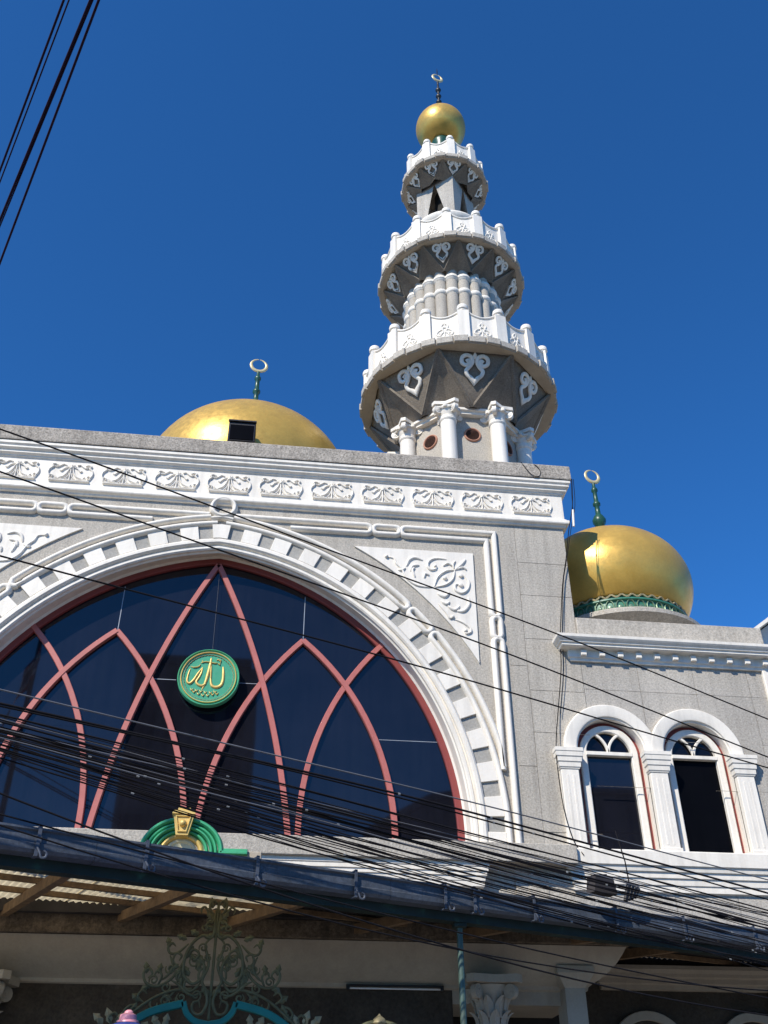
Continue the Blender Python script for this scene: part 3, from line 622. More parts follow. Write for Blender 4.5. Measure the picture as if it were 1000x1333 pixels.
# gold ball and finial
MB().lathe([(.40,25.3),(.40,26.3),(.30,26.4),(.27,27.4),(.31,27.5),(.31,27.6),(.28,27.7)], 32, (MX,MY,0)).build('neck', 'green_finial', minaret, True)  # dark green puts the shade under the ball into the neck colour
def ball_prof(R, squash, zc, a0, a1, n=28, sq2=None):
    return [(R*math.cos(rad(a0+(a1-a0)*k/n)), zc+R*(squash if (a0+(a1-a0)*k/n) > 0 else (sq2 or squash))*math.sin(rad(a0+(a1-a0)*k/n))) for k in range(n+1)]
MB().lathe(ball_prof(.765,1.0,28.36,-67,90), 48, (MX,MY,0)).build('ball_dome', 'gold', minaret, True, 60)
def finial(parent, c, h, ringR, mcol='green_finial', tilt=0, thick=.05, tip=0., bead=False):
    # turned spindle carrying an almost closed crescent
    x, y, z = c
    pr = [(.16,0),(.17,.04),(.12,.09),(.06,.16),(.05,.24),(.075,.27),(.11,.33),(.115,.37),(.08,.43),(.045,.47),(.04,.60),(.065,.62),(.065,.65),(.04,.68),(.035,.84),(.055,.86),(.055,.89),(.03,.93),(.025,1.0)]
    if bead:
        pr = [(.09,0),(.09,.03),(.05,.06)]
        for b0 in (.24,.40,.56,.74): pr += [(.022,b0-.05),(.028,b0-.045),(.05,b0-.02),(.058,b0),(.05,b0+.02),(.028,b0+.045),(.022,b0+.05)]
        pr += [(.02,1.0)]
    f = MB().lathe([(r*h*.8, zz*h) for r, zz in pr], 20, c).build('finial', mcol, parent, True, 50)
    n = 32; m = MB(); cz = z+h+ringR*.92; R0 = ringR
    vs = []; k6 = 8
    for i in range(n+1):
        a = rad(-90+4+352*(i/n)+90+90) # starts near the top gap
        t = thick*(.30+.85*(math.sin(math.pi*i/n)))
        ca, sa = math.cos(a), math.sin(a)
        for q in range(k6):
            b = 2*math.pi*q/k6; rr = R0-thick+t*math.cos(b)-t*.2
            vs.append((x+rr*ca*math.cos(rad(tilt)), y+t*.55*math.sin(b)+rr*ca*math.sin(rad(tilt)), cz+rr*sa))
    m.add(vs, [(i*k6+q, i*k6+(q+1)%k6, (i+1)*k6+(q+1)%k6, (i+1)*k6+q) for i in range(n) for q in range(k6)]+[tuple(range(k6)), tuple(n*k6+q for q in range(k6))])
    m.build('crescent', 'pale_metal', f, True, 60)
    if tip: MB().lathe([(.012,0),(.018,tip*.5),(.004,tip)], 6, (x,y,cz+R0*.9)).build('lightning_tip', 'black', f)
    return f
finial(minaret, (MX,MY,29.06), 1.95, .22, 'black', 15, .05, .35, bead=True)
# ------------------------------------------------------------------ golden roof domes
domeM = thing('golden_dome', 'large gold dome half hidden by the parapet, behind a black floodlight', 'dome', (.25,2.4,12.75))
DM = (.25,2.4,0)
MB().lathe([(2.0,12.6),(2.0,13.0),(2.1,13.05),(2.1,13.2),(1.9,13.25)], 56, DM).build('drum', 'green_collar', domeM, True)
MB().lathe(ball_prof(2.35,.92,14.1,-25,90,36), 72, DM).build('dome_shell', 'gold', domeM, True, 60)
finial(domeM, (DM[0],DM[1],16.2), 1.78, .24, 'green_finial', 8, .042)
domeR = thing('golden_dome', 'bulbous gold dome with green gilt collar above the side wing', 'dome', (8.05,1.6,9.85))
DR = (8.05,1.6,0)
MB().lathe([(1.45,9.8),(1.45,10.3),(1.70,10.42),(1.70,10.50),(1.62,10.56),(1.3,10.56)], 64, DR).build('plinth', 'stucco', domeR, True, 30)
MB().lathe([(1.42,10.54),(1.43,10.58),(1.38,10.61),(1.38,10.83),(1.43,10.85),(1.43,10.88),(1.38,10.90),(1.38,10.98),(1.30,11.0)], 64, DR).build('collar', 'green_collar', domeR, True, 30)
m = MB()
petal = MB(); fn = lambda u, v, h: (u, -h, v)
petal.strand([(-.075,0),(-.075,.16),(-.045,.225),(0,.25),(.045,.225),(.075,.16),(.075,0)], half_round(.028,.03), fn); petal.dome(0,.1,.05,.035,fn)
pm2 = petal.mesh('collar_petal', mat('worn gilt green', (.16,.24,.15), .35, metal=.3, var=.3, vs=14), True)
col_ = bpy.data.objects['collar']
for k in range(44): inst('collar_petal', pm2, col_, Matrix.Translation((DR[0],DR[1],10.595))@RZ(360/44*k)@Matrix.Translation((0,-1.38,0)))
wv = MB()
wp = [(1.41*math.sin(2*math.pi*k/264), -1.41*math.cos(2*math.pi*k/264), 10.93+.03*math.sin(2*math.pi*k/6)) for k in range(265)]
wv.tube([(DR[0]+a, DR[1]+b, c) for a, b, c in wp], .022, 5).build('collar_wave', 'leaf_gold', col_, True)
MB().lathe(ball_prof(1.66,.82,11.76,-34,90,40,.87), 80, DR).build('dome_shell', 'gold', domeR, True, 60)
finial(domeR, (DR[0],DR[1],13.05), 1.62, .215, 'green_finial', 10, .042)
# ------------------------------------------------------------------ side wing
wing = thing('side_wing', 'grey stucco side wing with two white arched windows and dentil cornice', 'building', (8,0,0))
WC = (6.79, 8.28); WR, WS, WZ = .58, 7.50, 5.86
def blocked(x):
    for c in WC:
        d = abs(x-c)
        if d < WR+.06: return WZ-.02, WS+math.sqrt(max(0, (WR+.06)**2-d*d))
    return None
def panel(x0, x1, z0, z1):
    m = MB(); xs = set(np.linspace(x0, x1, 3))
    for c in WC:
        for k in range(25):
            x = c-(WR+.06)*math.cos(math.pi*k/24)
            if x0 < x < x1: xs.add(x)
    xs = sorted(xs); y = WY
    for a, b in zip(xs[:-1], xs[1:]):
        q = blocked((a+b)/2); iv = [(z0, z1)]
        if q: iv = [(z0, min(z1, q[0])), (max(z0, q[1]), z1)]
        for p, r in iv:
            if r-p > 1e-3: m.add([(a,y,p),(b,y,p),(b,y,r),(a,y,r)], [(0,1,2,3)])
    if not m.f: return
    for (a, b, c, d) in ((x0,x0,z0,z1),(x1,x1,z0,z1)):
        if not blocked(a) or z0 > 8.1: m.add([(a,y,c),(a,y,d),(a,y+.02,d),(a,y+.02,c)], [(0,1,2,3)])
    m.add([(x0,y,z1),(x1,y,z1),(x1,y+.02,z1),(x0,y+.02,z1)], [(0,1,2,3)])
    m.build('stucco_panel', 'stucco_wing' if x0 > 6.4 else 'stucco', wing)
CX = [(5.90,6.468),(6.476,7.48),(7.488,8.49),(8.498,9.50),(9.508,9.80)]
for i, (a, b) in enumerate(CX):
    rows = [4.2,5.3,6.92,8.62,9.2] if i % 2 else [4.2,5.3,7.74,8.62,9.2]
    if i == 0: rows = [5.3,6.14,7.79,8.55]
    for z0, z1 in zip(rows[:-1], rows[1:]): panel(a, b, z0+.003, z1-.003)
cw = MB()
# solid wall behind the skin, clear of the two openings
for x0, x1, z0, z1 in ((5.92,6.19,4.2,8.55),(7.40,7.67,4.2,8.6),(8.89,9.79,4.2,8.6),(6.19,7.40,4.2,5.84),(7.67,8.89,4.2,5.84),(6.47,9.79,8.13,9.95),(6.19,6.47,8.13,8.55)):
    cw.box(x0,x1,WY+.014,.3,z0,z1)
cw.box(6.0,9.79,.1,.3,4.2,9.9)
cw.build('wall_core', 'stucco_wing', wing)
MB().bbox(6.472,9.98,WY-.05,.2,9.52,10.0,.015).build('parapet', 'stucco', wing)
MB().box(6.4,9.9,.2,10,9.4,9.85).box(6.4,9.7,6,10,3,9.4).build('roof_slab', 'stucco_dark', wing)
mb = MB(); plan_sweep(mb, [(6.33,WY+.1),(6.33,WY),(9.92,WY),(9.92,.2)], [(-.05,9.13),(.05,9.13),(.055,9.17),(.085,9.19),(.09,9.32),(.22,9.325),(.24,9.34),(.24,9.375),(.27,9.39),(.275,9.41),(.31,9.44),(.33,9.465),(.335,9.515),(-.05,9.52)]); wcor = mb.build('cornice', 'white', wing)
dm = MB().bbox(-.05,.05,-.07,.02,0,.10,.006).mesh('dentil', 'white')
for k in range(11): inst('dentil', dm, wcor, Matrix.Translation((6.50+.335*k, WY-.085, 9.20)))
MB().bbox(9.80,10.12,WY-.06,.2,4.2,9.13,.012).build('corner_pilaster', 'white', wing)
# sill band and mouldings under the windows
mb = MB(); plan_sweep(mb, [(5.94,.2),(5.94,WY),(9.80,WY)], [(-.05,5.865),(.16,5.865),(.17,5.85),(.17,5.64),(.14,5.62),(.13,5.56),(.10,5.545),(.10,5.47),(.075,5.455),(.07,5.37),(.05,5.355),(.05,5.27),(.0,5.25),(-.05,5.25)]); mb.build('sill_band', 'white', wing)
def wing_arc(cx, r, a0=180, a1=0, n=24, zb=None):
    p = [(cx+r*math.cos(rad(a0+(a1-a0)*k/n)), WS+r*math.sin(rad(a0+(a1-a0)*k/n))) for k in range(n+1)]
    if zb is not None: p = [(cx-r,zb)]+p+[(cx+r,zb)]
    return p
def ring_sweep(m, cx, prof, zb, n=24):
    k = len(prof); A = [wing_arc(cx, r, n=n, zb=zb) for r, y in prof]; q = len(A[0]); vs = [(A[j][i][0], prof[j][1], A[j][i][1]) for i in range(q) for j in range(k)]
    return m.add(vs, [(i*k+j,(i+1)*k+j,(i+1)*k+j+1,i*k+j+1) for i in range(q-1) for j in range(k-1)]+[tuple(range(k)), tuple((q-1)*k+j for j in range(k))[::-1]])
for i, c in enumerate(WC):
    e = .004*i
    # arch surround: half ring
    m = MB(); ring_sweep(m, c, [(.57,-.30),(.575,-.43),(.60,-.44),(.605,-.465-e),(.63,-.475-e),(.80,-.475-e),(.815,-.46-e),(.815,-.39)], WS-.02); m.build('arch_surround', 'white', wing, True, 30)
    m = MB(); ring_sweep(m, c, [(.575,-.39),(.572,-.20)], WZ); m.build('reveal', 'white', wing, True, 30)
    m = MB(); ring_sweep(m, c, [(.50,-.18),(.50,-.30),(.485,-.31),(.40,-.31),(.385,-.295),(.385,-.2)], WZ); fr = m.build('window', 'white', wing, True, 30)
    setp(fr, 'arched side window with empty black lower pane' if i else 'arched side window reflecting a building')
    m = MB(); ring_sweep(m, c, [(.575,-.19),(.575,-.235),(.50,-.24),(.50,-.19)], WZ); m.build('red_trim', 'red_shaded', fr, True, 30)
    MB().bbox(c-.42,c+.42,-.305,-.2,WZ-.01,WZ+.07,.006).build('bottom_rail', 'white', fr)
    MB().bbox(c-.40,c+.40,-.322,-.2,WS-.03,WS+.035,.006).build('transom', 'white', fr)
    for s in (-1, 1):
        p = [(c+s*(-.40+.40*math.cos(rad(60*k/10))), WS+.40*math.sin(rad(60*k/10))) for k in range(11)]
        MB().strand(p, rect(.045,.03), onface(-.27)).build('muntin', 'white', fr)
    MB().box(c-.40,c+.40,-.232,-.225,WZ+.02,WS).build('pane', 'void' if i else 'glass', fr)
    MB().prism([(x, z) for x, z in wing_arc(c,.40)], onface(-.225), 0, .007).build('fan_pane', 'glass_dark', fr)
for x in (6.02,7.53,9.02):
    p = MB().bbox(x-.15,x+.15,WY-.09,WY+.02,5.86,7.17,.01)
    p = p.build('pilaster', 'white', wing)
    for dx in (-.05,.05): MB().bbox(x+dx-.018,x+dx+.018,WY-.094,WY-.085,5.98,7.05,.003).build('fillet', 'white', p)
    mb = MB(); plan_sweep(mb, [(x-.15,WY+.02),(x-.15,WY-.09),(x+.15,WY-.09),(x+.15,WY+.02)], [(-.02,7.15),(.012,7.15),(.018,7.17),(.03,7.18),(.035,7.25),(.05,7.265),(.055,7.335),(.07,7.35),(.075,7.42),(.085,7.43),(.085,7.49),(-.02,7.49)])
    mb.build('capital', 'white', p)
    MB().bbox(x-.17,x+.17,WY-.12,WY+.02,5.85,5.93,.008).build('base', 'white', p)
# lower storey of the wing: beige cornice, brown stone wall, arched heads
mb = MB(); plan_sweep(mb, [(6.15,-.3),(6.15,-.46),(8.62,-.46)], [(-.05,4.2),(.20,4.2),(.20,4.15),(.16,4.10),(.15,4.06),(.11,4.04),(.10,3.98),(.06,3.96),(.05,3.90),(-.05,3.89)]); mb.build('lower_cornice', 'cream', wing)
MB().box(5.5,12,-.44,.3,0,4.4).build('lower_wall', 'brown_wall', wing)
MB().bbox(8.62,9.0,-.55,-.4,0,4.3,.01).build('lower_pier', 'brown_wall', wing)
for c in (6.73,8.30):
    m = MB(); p = [(c+.5*math.cos(rad(180-180*k/20)), 3.12+.45*math.sin(rad(180-180*k/20))) for k in range(21)]
    m.strand(p, rect(.12,.06), onface(-.44)); m.build('arched_head', 'cream', wing, True, 30)
    MB().box(c-.5,c+.5,-.47,-.43,0,3.1).build('shutter', 'interior', wing)
# ------------------------------------------------------------------ medallion
med = thing('medallion', 'round green medallion with gold Arabic calligraphy hanging on the great window', 'medallion', (.045,-.13,8.085))
mc = (.045, 8.60); MFn = lambda u, v, h: (mc[0]+u*.515, -.10-h, mc[1]+v*.515)
m = MB(); n = 56
for (r0, h0), (r1, h1) in zip([(0,.045),(.80,.045),(.81,.055),(.97,.055),(1.0,.03),(1.0,-.03)][:-1], [(0,.045),(.80,.045),(.81,.055),(.97,.055),(1.0,.03),(1.0,-.03)][1:]):
    vs = [MFn(r*math.cos(2*math.pi*k/n), r*math.sin(2*math.pi*k/n), h) for r, h in ((max(r0,.001),h0),(r1,h1)) for k in range(n)]; m.add(vs, [(k,(k+1)%n,n+(k+1)%n,n+k) for k in range(n)])
m.add([MFn(math.cos(2*math.pi*k/n), math.sin(2*math.pi*k/n), -.03) for k in range(n)], [tuple(range(n))])
m.build('disc', 'green', med, True, 40)
circ = lambda r: [(r*math.cos(2*math.pi*k/64), r*math.sin(2*math.pi*k/64)) for k in range(64)]
for r, wd, hh, mt_ in ((.975,.05,.03,'green_crest'),(.885,.045,.03,'gold_trim')):
    MB().strand(circ(r), [(o/.515*.515, h) for o, h in half_round(wd,hh)], lambda u, v, h: MFn(u, v, .05+h), True).build('rim', mt_, med, True, 40)
for k in range(48):
    a = rad(7.5*k); 
rope = MB().strand([(.80*math.cos(2*math.pi*k/192)*(1+.012*math.sin(k*math.pi/2)), .80*math.sin(2*math.pi*k/192)*(1+.012*math.sin(k*math.pi/2))) for k in range(192)], half_round(.02,.015), lambda u, v, h: MFn(u, v, .045+h), True).build('rope_band', 'leaf_gold', med, True, 40)
def Q(pts): return [((x-508)/222, -(y-340)/203) for x, y in pts]
W_ = lambda u, v, h: MFn(u, v, .045+h)
def stroke(pts, wd, sc=None, name='letter'):
    p = smooth_path(Q(pts), 5); n = len(p)
    s = None
    if sc:
        s = [float(np.interp(i/(n-1), np.linspace(0,1,len(sc)), sc)) for i in range(n)]
    return MB().strand(p, [(o, h) for o, h in half_round(wd*.82,.024)], W_, sc=s).build(name, 'gold_trim', med, True, 50)
stroke([(604,258),(610,300),(612,355),(600,392),(570,407),(540,400),(527,372),(523,330)], .115, [.45,.9,1,1,1.05,1,.8,.5])
stroke([(512,198),(510,250),(500,320),(488,380),(468,432)], .125, [.3,1,1,.85,.15])
stroke([(514,215),(520,290),(524,345)], .08, [.5,.9,.8])
stroke([(492,385),(465,402),(435,392),(424,372),(438,345),(452,310),(458,268)], .10, [.8,1,1,.9,.8,.7,.3])
stroke([(458,270),(430,312),(405,360),(380,388),(360,378),(358,345),(366,300),(372,282)], .085, [.4,.8,1,1.1,1,.8,.6,.3])
stroke([(442,238),(480,228),(545,236),(558,228)], .045, [.5,1,1,.4])
stroke([(372,266),(395,274),(430,264),(440,248)], .045, [.4,1,1,.5])
stroke([(553,214),(566,206),(574,216),(584,212),(580,240)], .04, [.6,1,1,1,.5])
stroke([(450,222),(456,236)], .05); stroke([(566,238),(580,246)], .05)
for i, (x, y) in enumerate([(395,430),(412,445),(430,436),(446,458),(462,440),(478,466),(494,446),(512,466),(530,446),(546,458),(562,440),(576,452)]):
    stroke([(x-9,y-8),(x+2,y+7),(x+13,y-6)], .042, [.4,1,.5], 'small_letter')
MB().tube([(mc[0],-.11,9.08),(mc[0]+.02,-.10,9.14),(mc[0]+.01,-.09,9.2),(.03,-.06,10.7)], .0025, 5).build('hanging_wire', 'cable_grey', med)
# ------------------------------------------------------------------ green crest above the entrance
crest = thing('arched_crest', 'green moulded arch crest with gold keystone rising behind the gutter', 'crest', (.12,-2.8,4.3))
CF = lambda u, v, h: (u, -2.75-h, v)
MB().bbox(-.9,1.13,-2.78,-2.62,4.5,5.04,.01).build('board', 'cream', crest)
for i, (r, wd, h, mt_) in enumerate(((.47,.07,.10,'green_crest'),(.405,.055,.075,'green_crest'),(.355,.05,.095,'green_crest'),(.30,.05,.06,'green_crest'),(.235,.07,.05,'gold_trim'),(.165,.05,.035,'pale_yellow'))):
    p = [(.13+r*1.05*math.cos(rad(180-180*k/28)), 5.00+r*.86*math.sin(rad(180-180*k/28))) for k in range(29)]
    MB().strand(p, half_round(wd,h), CF).build('arch_band', mt_, crest, True, 40)
MB().prism([(.13+.2*math.cos(rad(180-180*k/16)), 5.0+.17*math.sin(rad(180-180*k/16))) for k in range(17)], CF, -.01, .02).build('lunette', 'pale_yellow', crest)
for s in (-1, 1): 
    for dz, dd in ((0,.10),(.035,.07)): MB().bbox(min(.13+s*.47,.13+s*.82), max(.13+s*.47,.13+s*.82), -2.75-dd, -2.7, 4.985+dz, 5.022+dz, .006).build('ledge', 'green_crest', crest)
m = MB(); m.prism([(.05,5.18),(.20,5.18),(.255,5.44),(-.005,5.44)], CF, 0, .16); ks = m.build('keystone', 'gold_trim', crest)
MB().prism([(-.02,5.435),(.27,5.435),(.255,5.475),(-.005,5.475)], CF, 0, .19).build('keystone_cap', 'gold_trim', crest)
MB().prism([(.03,5.475),(.21,5.475),(.20,5.52),(.05,5.52)], CF, 0, .15).build('keystone_top', 'gold_trim', crest)
MB().strand([(.075,5.22),(.175,5.22),(.215,5.41),(.035,5.41)], half_round(.022,.02), lambda u, v, h: CF(u, v, .16+h), True).build('panel_bead', 'gold_trim', crest, True)
MB().dome(.125,5.32,.05,.06, lambda u, v, h: CF(u, v, .16+h)).build('boss', 'gold_trim', crest, True, 70)
# ------------------------------------------------------------------ portico under the canopy
portico = thing('portico', 'shaded beige entrance portico with rough concrete fascia and coved soffit', 'portico', (0,-2.1,0))
PP = [(-6.2,-.4),(-6.2,-2.1),(5.35,-2.1),(5.35,-.4)]
mb = MB(); plan_sweep(mb, PP, [(-.02,3.60),(.02,3.62),(.03,3.66),(.07,3.69),(.15,3.735),(.25,3.81),(.34,3.90),(.41,4.0),(.45,4.07),(-.02,4.075)]); mb.build('cove', 'cream', portico, True, 30)
mb = MB(); plan_sweep(mb, PP, [(-.02,4.078),(.49,4.078),(.5,4.09),(.5,4.28),(.48,4.30),(-1.6,4.30)]); mb.build('fascia', 'concrete', portico)
MB().box(-6.2,3.62,-2.09,-1.9,0,3.7).build('wall', 'brown_wall', portico)  # canopy shade is put into the colour by this darker facing
MB().box(-6.2,5.3,-2.085,-1.85,3.45,4.25).build('lintel', 'cream', portico)
MB().box(-6.2,5.3,-1.9,-.46,3.5,3.6).build('ceiling', 'cream', portico)
MB().box(3.6,5.4,-.62,-.56,0,3.6).build('dark_doorway', 'interior', portico)
m = MB(); m.box(5.01,5.27,-2.33,-1.95,0,3.62); pr_ = m.build('pier', 'cream', portico)
m = MB(); R1 = [(5.01,-2.33),(5.27,-2.33),(5.27,-1.95),(5.01,-1.95)]; R2 = [(4.90,-2.44),(5.38,-2.44),(5.38,-1.90),(4.90,-1.90)]
m.add([(x,y,3.62) for x, y in R1]+[(x,y,3.78) for x, y in R2]+[(x,y,3.86) for x, y in R2], [(0,1,5,4),(1,2,6,5),(2,3,7,6),(3,0,4,7),(4,5,9,8),(5,6,10,9),(6,7,11,10),(7,4,8,11)]); m.build('corbel', 'cream', pr_)
def leaf(m, base, d, h, w, curl):
    t = Vector((-d.y, d.x, 0)); b = Vector(base); pts = []
    for k in range(6):
        f = k/5; ww = w*math.sin(math.pi*(.18+.75*f)); cpos = b+Vector((0,0,h*f-(.25*h*max(0,f-.75)*4*.25)))+d*(curl*f**3)
        pts += [cpos-t*ww-d*.012, cpos+d*.02, cpos+t*ww-d*.012]
    m.add(pts, [q for k in range(5) for q in ((3*k,3*k+1,3*k+4,3*k+3),(3*k+1,3*k+2,3*k+5,3*k+4))])
def corinthian():
    m = MB(); m.lathe([(.17,-.03),(.20,0),(.20,.03),(.17,.05),(.165,.2),(.19,.40),(.25,.52)], 20)
    for row, (nn, z, h, rr, w) in enumerate(((8,.05,.20,.175,.065),(8,.16,.25,.18,.07))):
        for k in range(nn):
            a = rad(360/nn*(k+.5*row)); d = Vector((math.sin(a),-math.cos(a),0)); leaf(m, d*rr+Vector((0,0,z)), d, h, w, .09)
    for a in (45,135,225,315):
        d = Vector((math.sin(rad(a)),-math.cos(rad(a)),0)); volute(m, d*.30+Vector((0,0,.44)), Vector((d.y,-d.x,0)), .085, .07)
        m.tube([d*.19+Vector((0,0,.25)), d*.22+Vector((0,0,.38)), d*.28+Vector((0,0,.50))], .03, 6)
    P = []
    for k in range(4):
        a = 90*k+45; P += [(.44*math.sin(rad(a-7)),-.44*math.cos(rad(a-7))),(.44*math.sin(rad(a+7)),-.44*math.cos(rad(a+7))),(.27*math.sin(rad(a+45)),-.27*math.cos(rad(a+45)))]
    m.prism(P, lambda u, v, h: (u, v, h), .53, .62)
    return m.mesh('capital', 'cream', True, 40)
com = corinthian(); shm = MB().lathe([(.22,0),(.22,.12),(.18,.16),(.17,.3),(.165,3.1)], 24).mesh('column', 'cream', True)
for x, zc in ((4.03,3.08),(-1.98,3.02)):
    Wc = Matrix.Translation((x,-2.42,zc-3.08)); c = inst('column', shm, portico, Wc); inst('capital', com, c, Matrix.Translation((x,-2.42,zc)))
lamp = thing('tube_lamp', 'unlit fluorescent batten lamp on the shaded portico wall', 'lamp', (2.9,-2.16,3.62))
MB().bbox(2.28,3.5,-2.18,-2.12,3.62,3.645,.006).build('batten', 'black', lamp)
MB().tube([(2.32,-2.16,3.60),(3.46,-2.16,3.60)], .011, 8).build('tube', 'flag_white', lamp, True)
for x in (2.3,3.48): MB().bbox(x-.02,x+.02,-2.18,-2.12,3.585,3.625,.004).build('holder', 'black', lamp)
# ------------------------------------------------------------------ canopy
G0 = Vector((-1.25,-6.1,0))
def GP(s, w, z): return G0+SD*s+SN*w+Vector((0,0,z))
canopy = thing('canopy', 'lean-to street canopy with blue grey gutter and cream corrugated roof', 'canopy', GP(3,1,0))
def along(m, prof, s0, s1): 
    k = len(prof); m.add([GP(s0,w,z) for w, z in prof]+[GP(s1,w,z) for w, z in prof], [(j,(j+1)%k,k+(j+1)%k,k+j) for j in range(k)]+[tuple(range(k))[::-1], tuple(range(k,2*k))]); return m
for s0, s1 in ((-5.2,-2.2),(-2.2,.9),(.9,4.05),(4.05,7.1),(7.1,10.2),(10.2,13.3)):
    dz = random.uniform(-.006,.006)
    along(MB(), [(.16,4.08+dz),(.02,4.085+dz),(-.005,4.115+dz),(-.012,4.165+dz),(.0,4.175+dz),(.0,4.27+dz),(-.025,4.285+dz),(-.025,4.305+dz),(.012,4.31+dz),(.015,4.28+dz),(.02,4.13+dz),(.15,4.11+dz),(.16,4.32+dz),(.175,4.32+dz)], s0, s1-.004).build('gutter', 'gutter', canopy)
bk = MB(); bk.box(-.016,.016,-.035,-.026,-.02,.25).box(-.016,.016,-.035,.05,.235,.245).box(-.016,.016,-.035,.06,-.03,-.02)
bk.tube(smooth_path([(.0,-.035,.05),(.03,-.045,-.0),(.05,-.045,-.04),(.085,-.05,-.035),(.09,-.05,.0),(.06,-.05,.02)], 4), .011, 6)
bkm = bk.mesh('gutter_bracket', 'bracket')
BM = Matrix.Identity(4)
for i, v in enumerate((SD, SN, Vector((0,0,1)))):
    for q in range(3): BM[q][i] = v[q]
for s in (-3.0,-1.85,-.75,.36,1.37,2.51,3.62,4.72,5.1,5.91,7.11,8.18,9.38,10.5,11.6): inst('gutter_bracket', bkm, canopy, Matrix.Translation(GP(s,0,4.08))@BM)
along(MB(), [(.17,3.985),(.32,3.985),(.32,4.17),(.17,4.17)], -5.2, 13.3).build('eaves_beam', 'beam_green', canopy)
def wmax(s):
    # inner edge of the roof: the portico fascia, then the wing
    g_ = G0+SD*s; w_ = (-2.52-g_.y)/SN.y
    if (G0+SD*s+SN*w_).x > 5.83: w_ = (-.45-g_.y)/SN.y
    return w_
rz = lambda w_: 4.20+.065*w_
for i in range(17):
    s0 = -5.0+i*1.05; s1 = s0+1.08; zo = .006*(i % 2); m = MB(); N = 42
    row = []
    for k in range(N+1):
        s = s0+(s1-s0)*k/N; z = zo+.014*math.sin(2*math.pi*(s-s0)/.076); w1 = wmax(s)
        row.append((GP(s,.04,rz(.04)+z), GP(s,max(.3,w1),rz(max(.3,w1))+z)))
    vs = [p for r in row for p in r]; m.add(vs, [(2*k,2*k+2,2*k+3,2*k+1) for k in range(N)])
    m.build('corrugated_sheet', 'sheet' if s0 < 3.0 else 'old_metal', canopy, True, 80)
for w_ in (1.0,1.7,2.4):
    s_end = max(s for s in np.linspace(-5,12,171) if wmax(s) > w_+.05)
    along(MB(), [(w_,rz(w_)-.075),(w_+.05,rz(w_)-.075),(w_+.05,rz(w_)-.018),(w_,rz(w_)-.018)], -5.0, s_end).build('purlin', 'wood', canopy)
for s in (-4.3,-3.0,-1.75,-.45,.80,2.08,3.30,4.75,6.0,7.3,8.6):
    w1 = wmax(s)-.02
    MB().obox(GP(s,.33,rz(.33)-.13), GP(s-.1,w1,rz(w1)-.13), .085, .11).build('rafter', 'wood', canopy)
MB().box(-6.2,5.85,-2.72,-2.61,4.285,4.44).build('wall_plate', 'old_metal', canopy)
pp = GP(5.06,.25,0)
MB().lathe([(.035,0),(.035,4.0)], 14, (pp.x,pp.y,0)).build('post', mat('green painted pole', (.06,.10,.085), .45, var=.25, vs=5, dirt=.3), canopy, True)
MB().bbox(pp.x-.07,pp.x+.07,pp.y-.07,pp.y+.07,3.94,3.985,.005).build('post_head', 'beam_green', canopy)
# ------------------------------------------------------------------ wrought gate with scroll crest
gate = thing('gate', 'ornate dark green wrought iron gate crest with teal broken arch', 'gate', (.70,-4,0))
GX = .70; GFn = lambda u, v, h: (GX+u, -4.0-h, v)
def gt(pts, r, name, mt_, sm=5, tp=None):
    for s in (-1, 1):
        p = smooth_path(pts, sm); n = len(p); MB().tube([GFn(s*u, v, .02*math.sin(3*i/n)) for i, (u, v) in enumerate(p)], r, 7, tp and [float(np.interp(i/(n-1), [0,.15,.8,1], tp)) for i in range(n)]).build(name, mt_, gate, True, 60)
def bar(pts, wd, dp, name, mt_):
    for s in (-1, 1): MB().strand(smooth_path([(s*u, v) for u, v in pts], 5), rect(wd, dp, -dp, .008), GFn).build(name, mt_, gate, True, 30)
bar([(1.05,2.72),(.86,2.90),(.60,3.06),(.27,3.145)], .075, .035, 'teal_arm', 'teal')
bar([(.27,3.16),(.23,3.06),(.14,2.985),(0,2.955)], .06, .035, 'teal_cup', 'teal')
bar([(1.10,2.2),(1.10,2.74)], .07, .035, 'gate_stile', 'teal')
T1 = [.5,1,1,.35]
gt([(0,4.10),(.03,4.0),(.02,3.86),(.05,3.78),(.14,3.80),(.24,3.72),(.30,3.58),(.30,3.42),(.20,3.33),(.10,3.40),(.10,3.52),(.17,3.55),(.18,3.47)], .017, 'scroll', 'iron', 5, T1)
gt([(.02,3.80),(.10,3.72),(.07,3.60),(.05,3.50),(.10,3.36),(.06,3.28),(.03,3.16),(.08,3.05),(.16,3.06),(.18,3.14),(.12,3.17),(.10,3.11)], .016, 'scroll', 'iron', 5, T1)
gt([(.30,3.60),(.35,3.47),(.44,3.36),(.56,3.30),(.67,3.33),(.71,3.42),(.66,3.47),(.62,3.42),(.66,3.38)], .015, 'scroll', 'iron', 5, T1)
gt([(.28,3.72),(.38,3.63),(.46,3.62),(.49,3.68),(.45,3.72),(.41,3.69)], .014, 'scroll', 'iron', 5, T1)
gt([(.46,3.60),(.42,3.50),(.45,3.42),(.52,3.36)], .013, 'scroll', 'iron', 5, T1)
gt([(.20,3.28),(.36,3.27),(.52,3.22),(.66,3.14),(.80,3.03),(.94,2.92),(1.02,2.86)], .015, 'scroll', 'iron', 5)
gt([(.36,3.27),(.42,3.20),(.40,3.14),(.35,3.15),(.36,3.20)], .012, 'scroll', 'iron', 5, T1)
gt([(.52,3.22),(.60,3.18),(.60,3.11),(.54,3.10),(.54,3.15)], .012, 'scroll', 'iron', 5, T1)
gt([(.72,3.10),(.80,3.12),(.86,3.06),(.82,3.0),(.77,3.03)], .012, 'scroll', 'iron', 5, T1)
gt([(.30,3.60),(.22,3.66),(.16,3.62),(.20,3.56),(.24,3.60)], .014, 'scroll', 'iron', 5, T1)
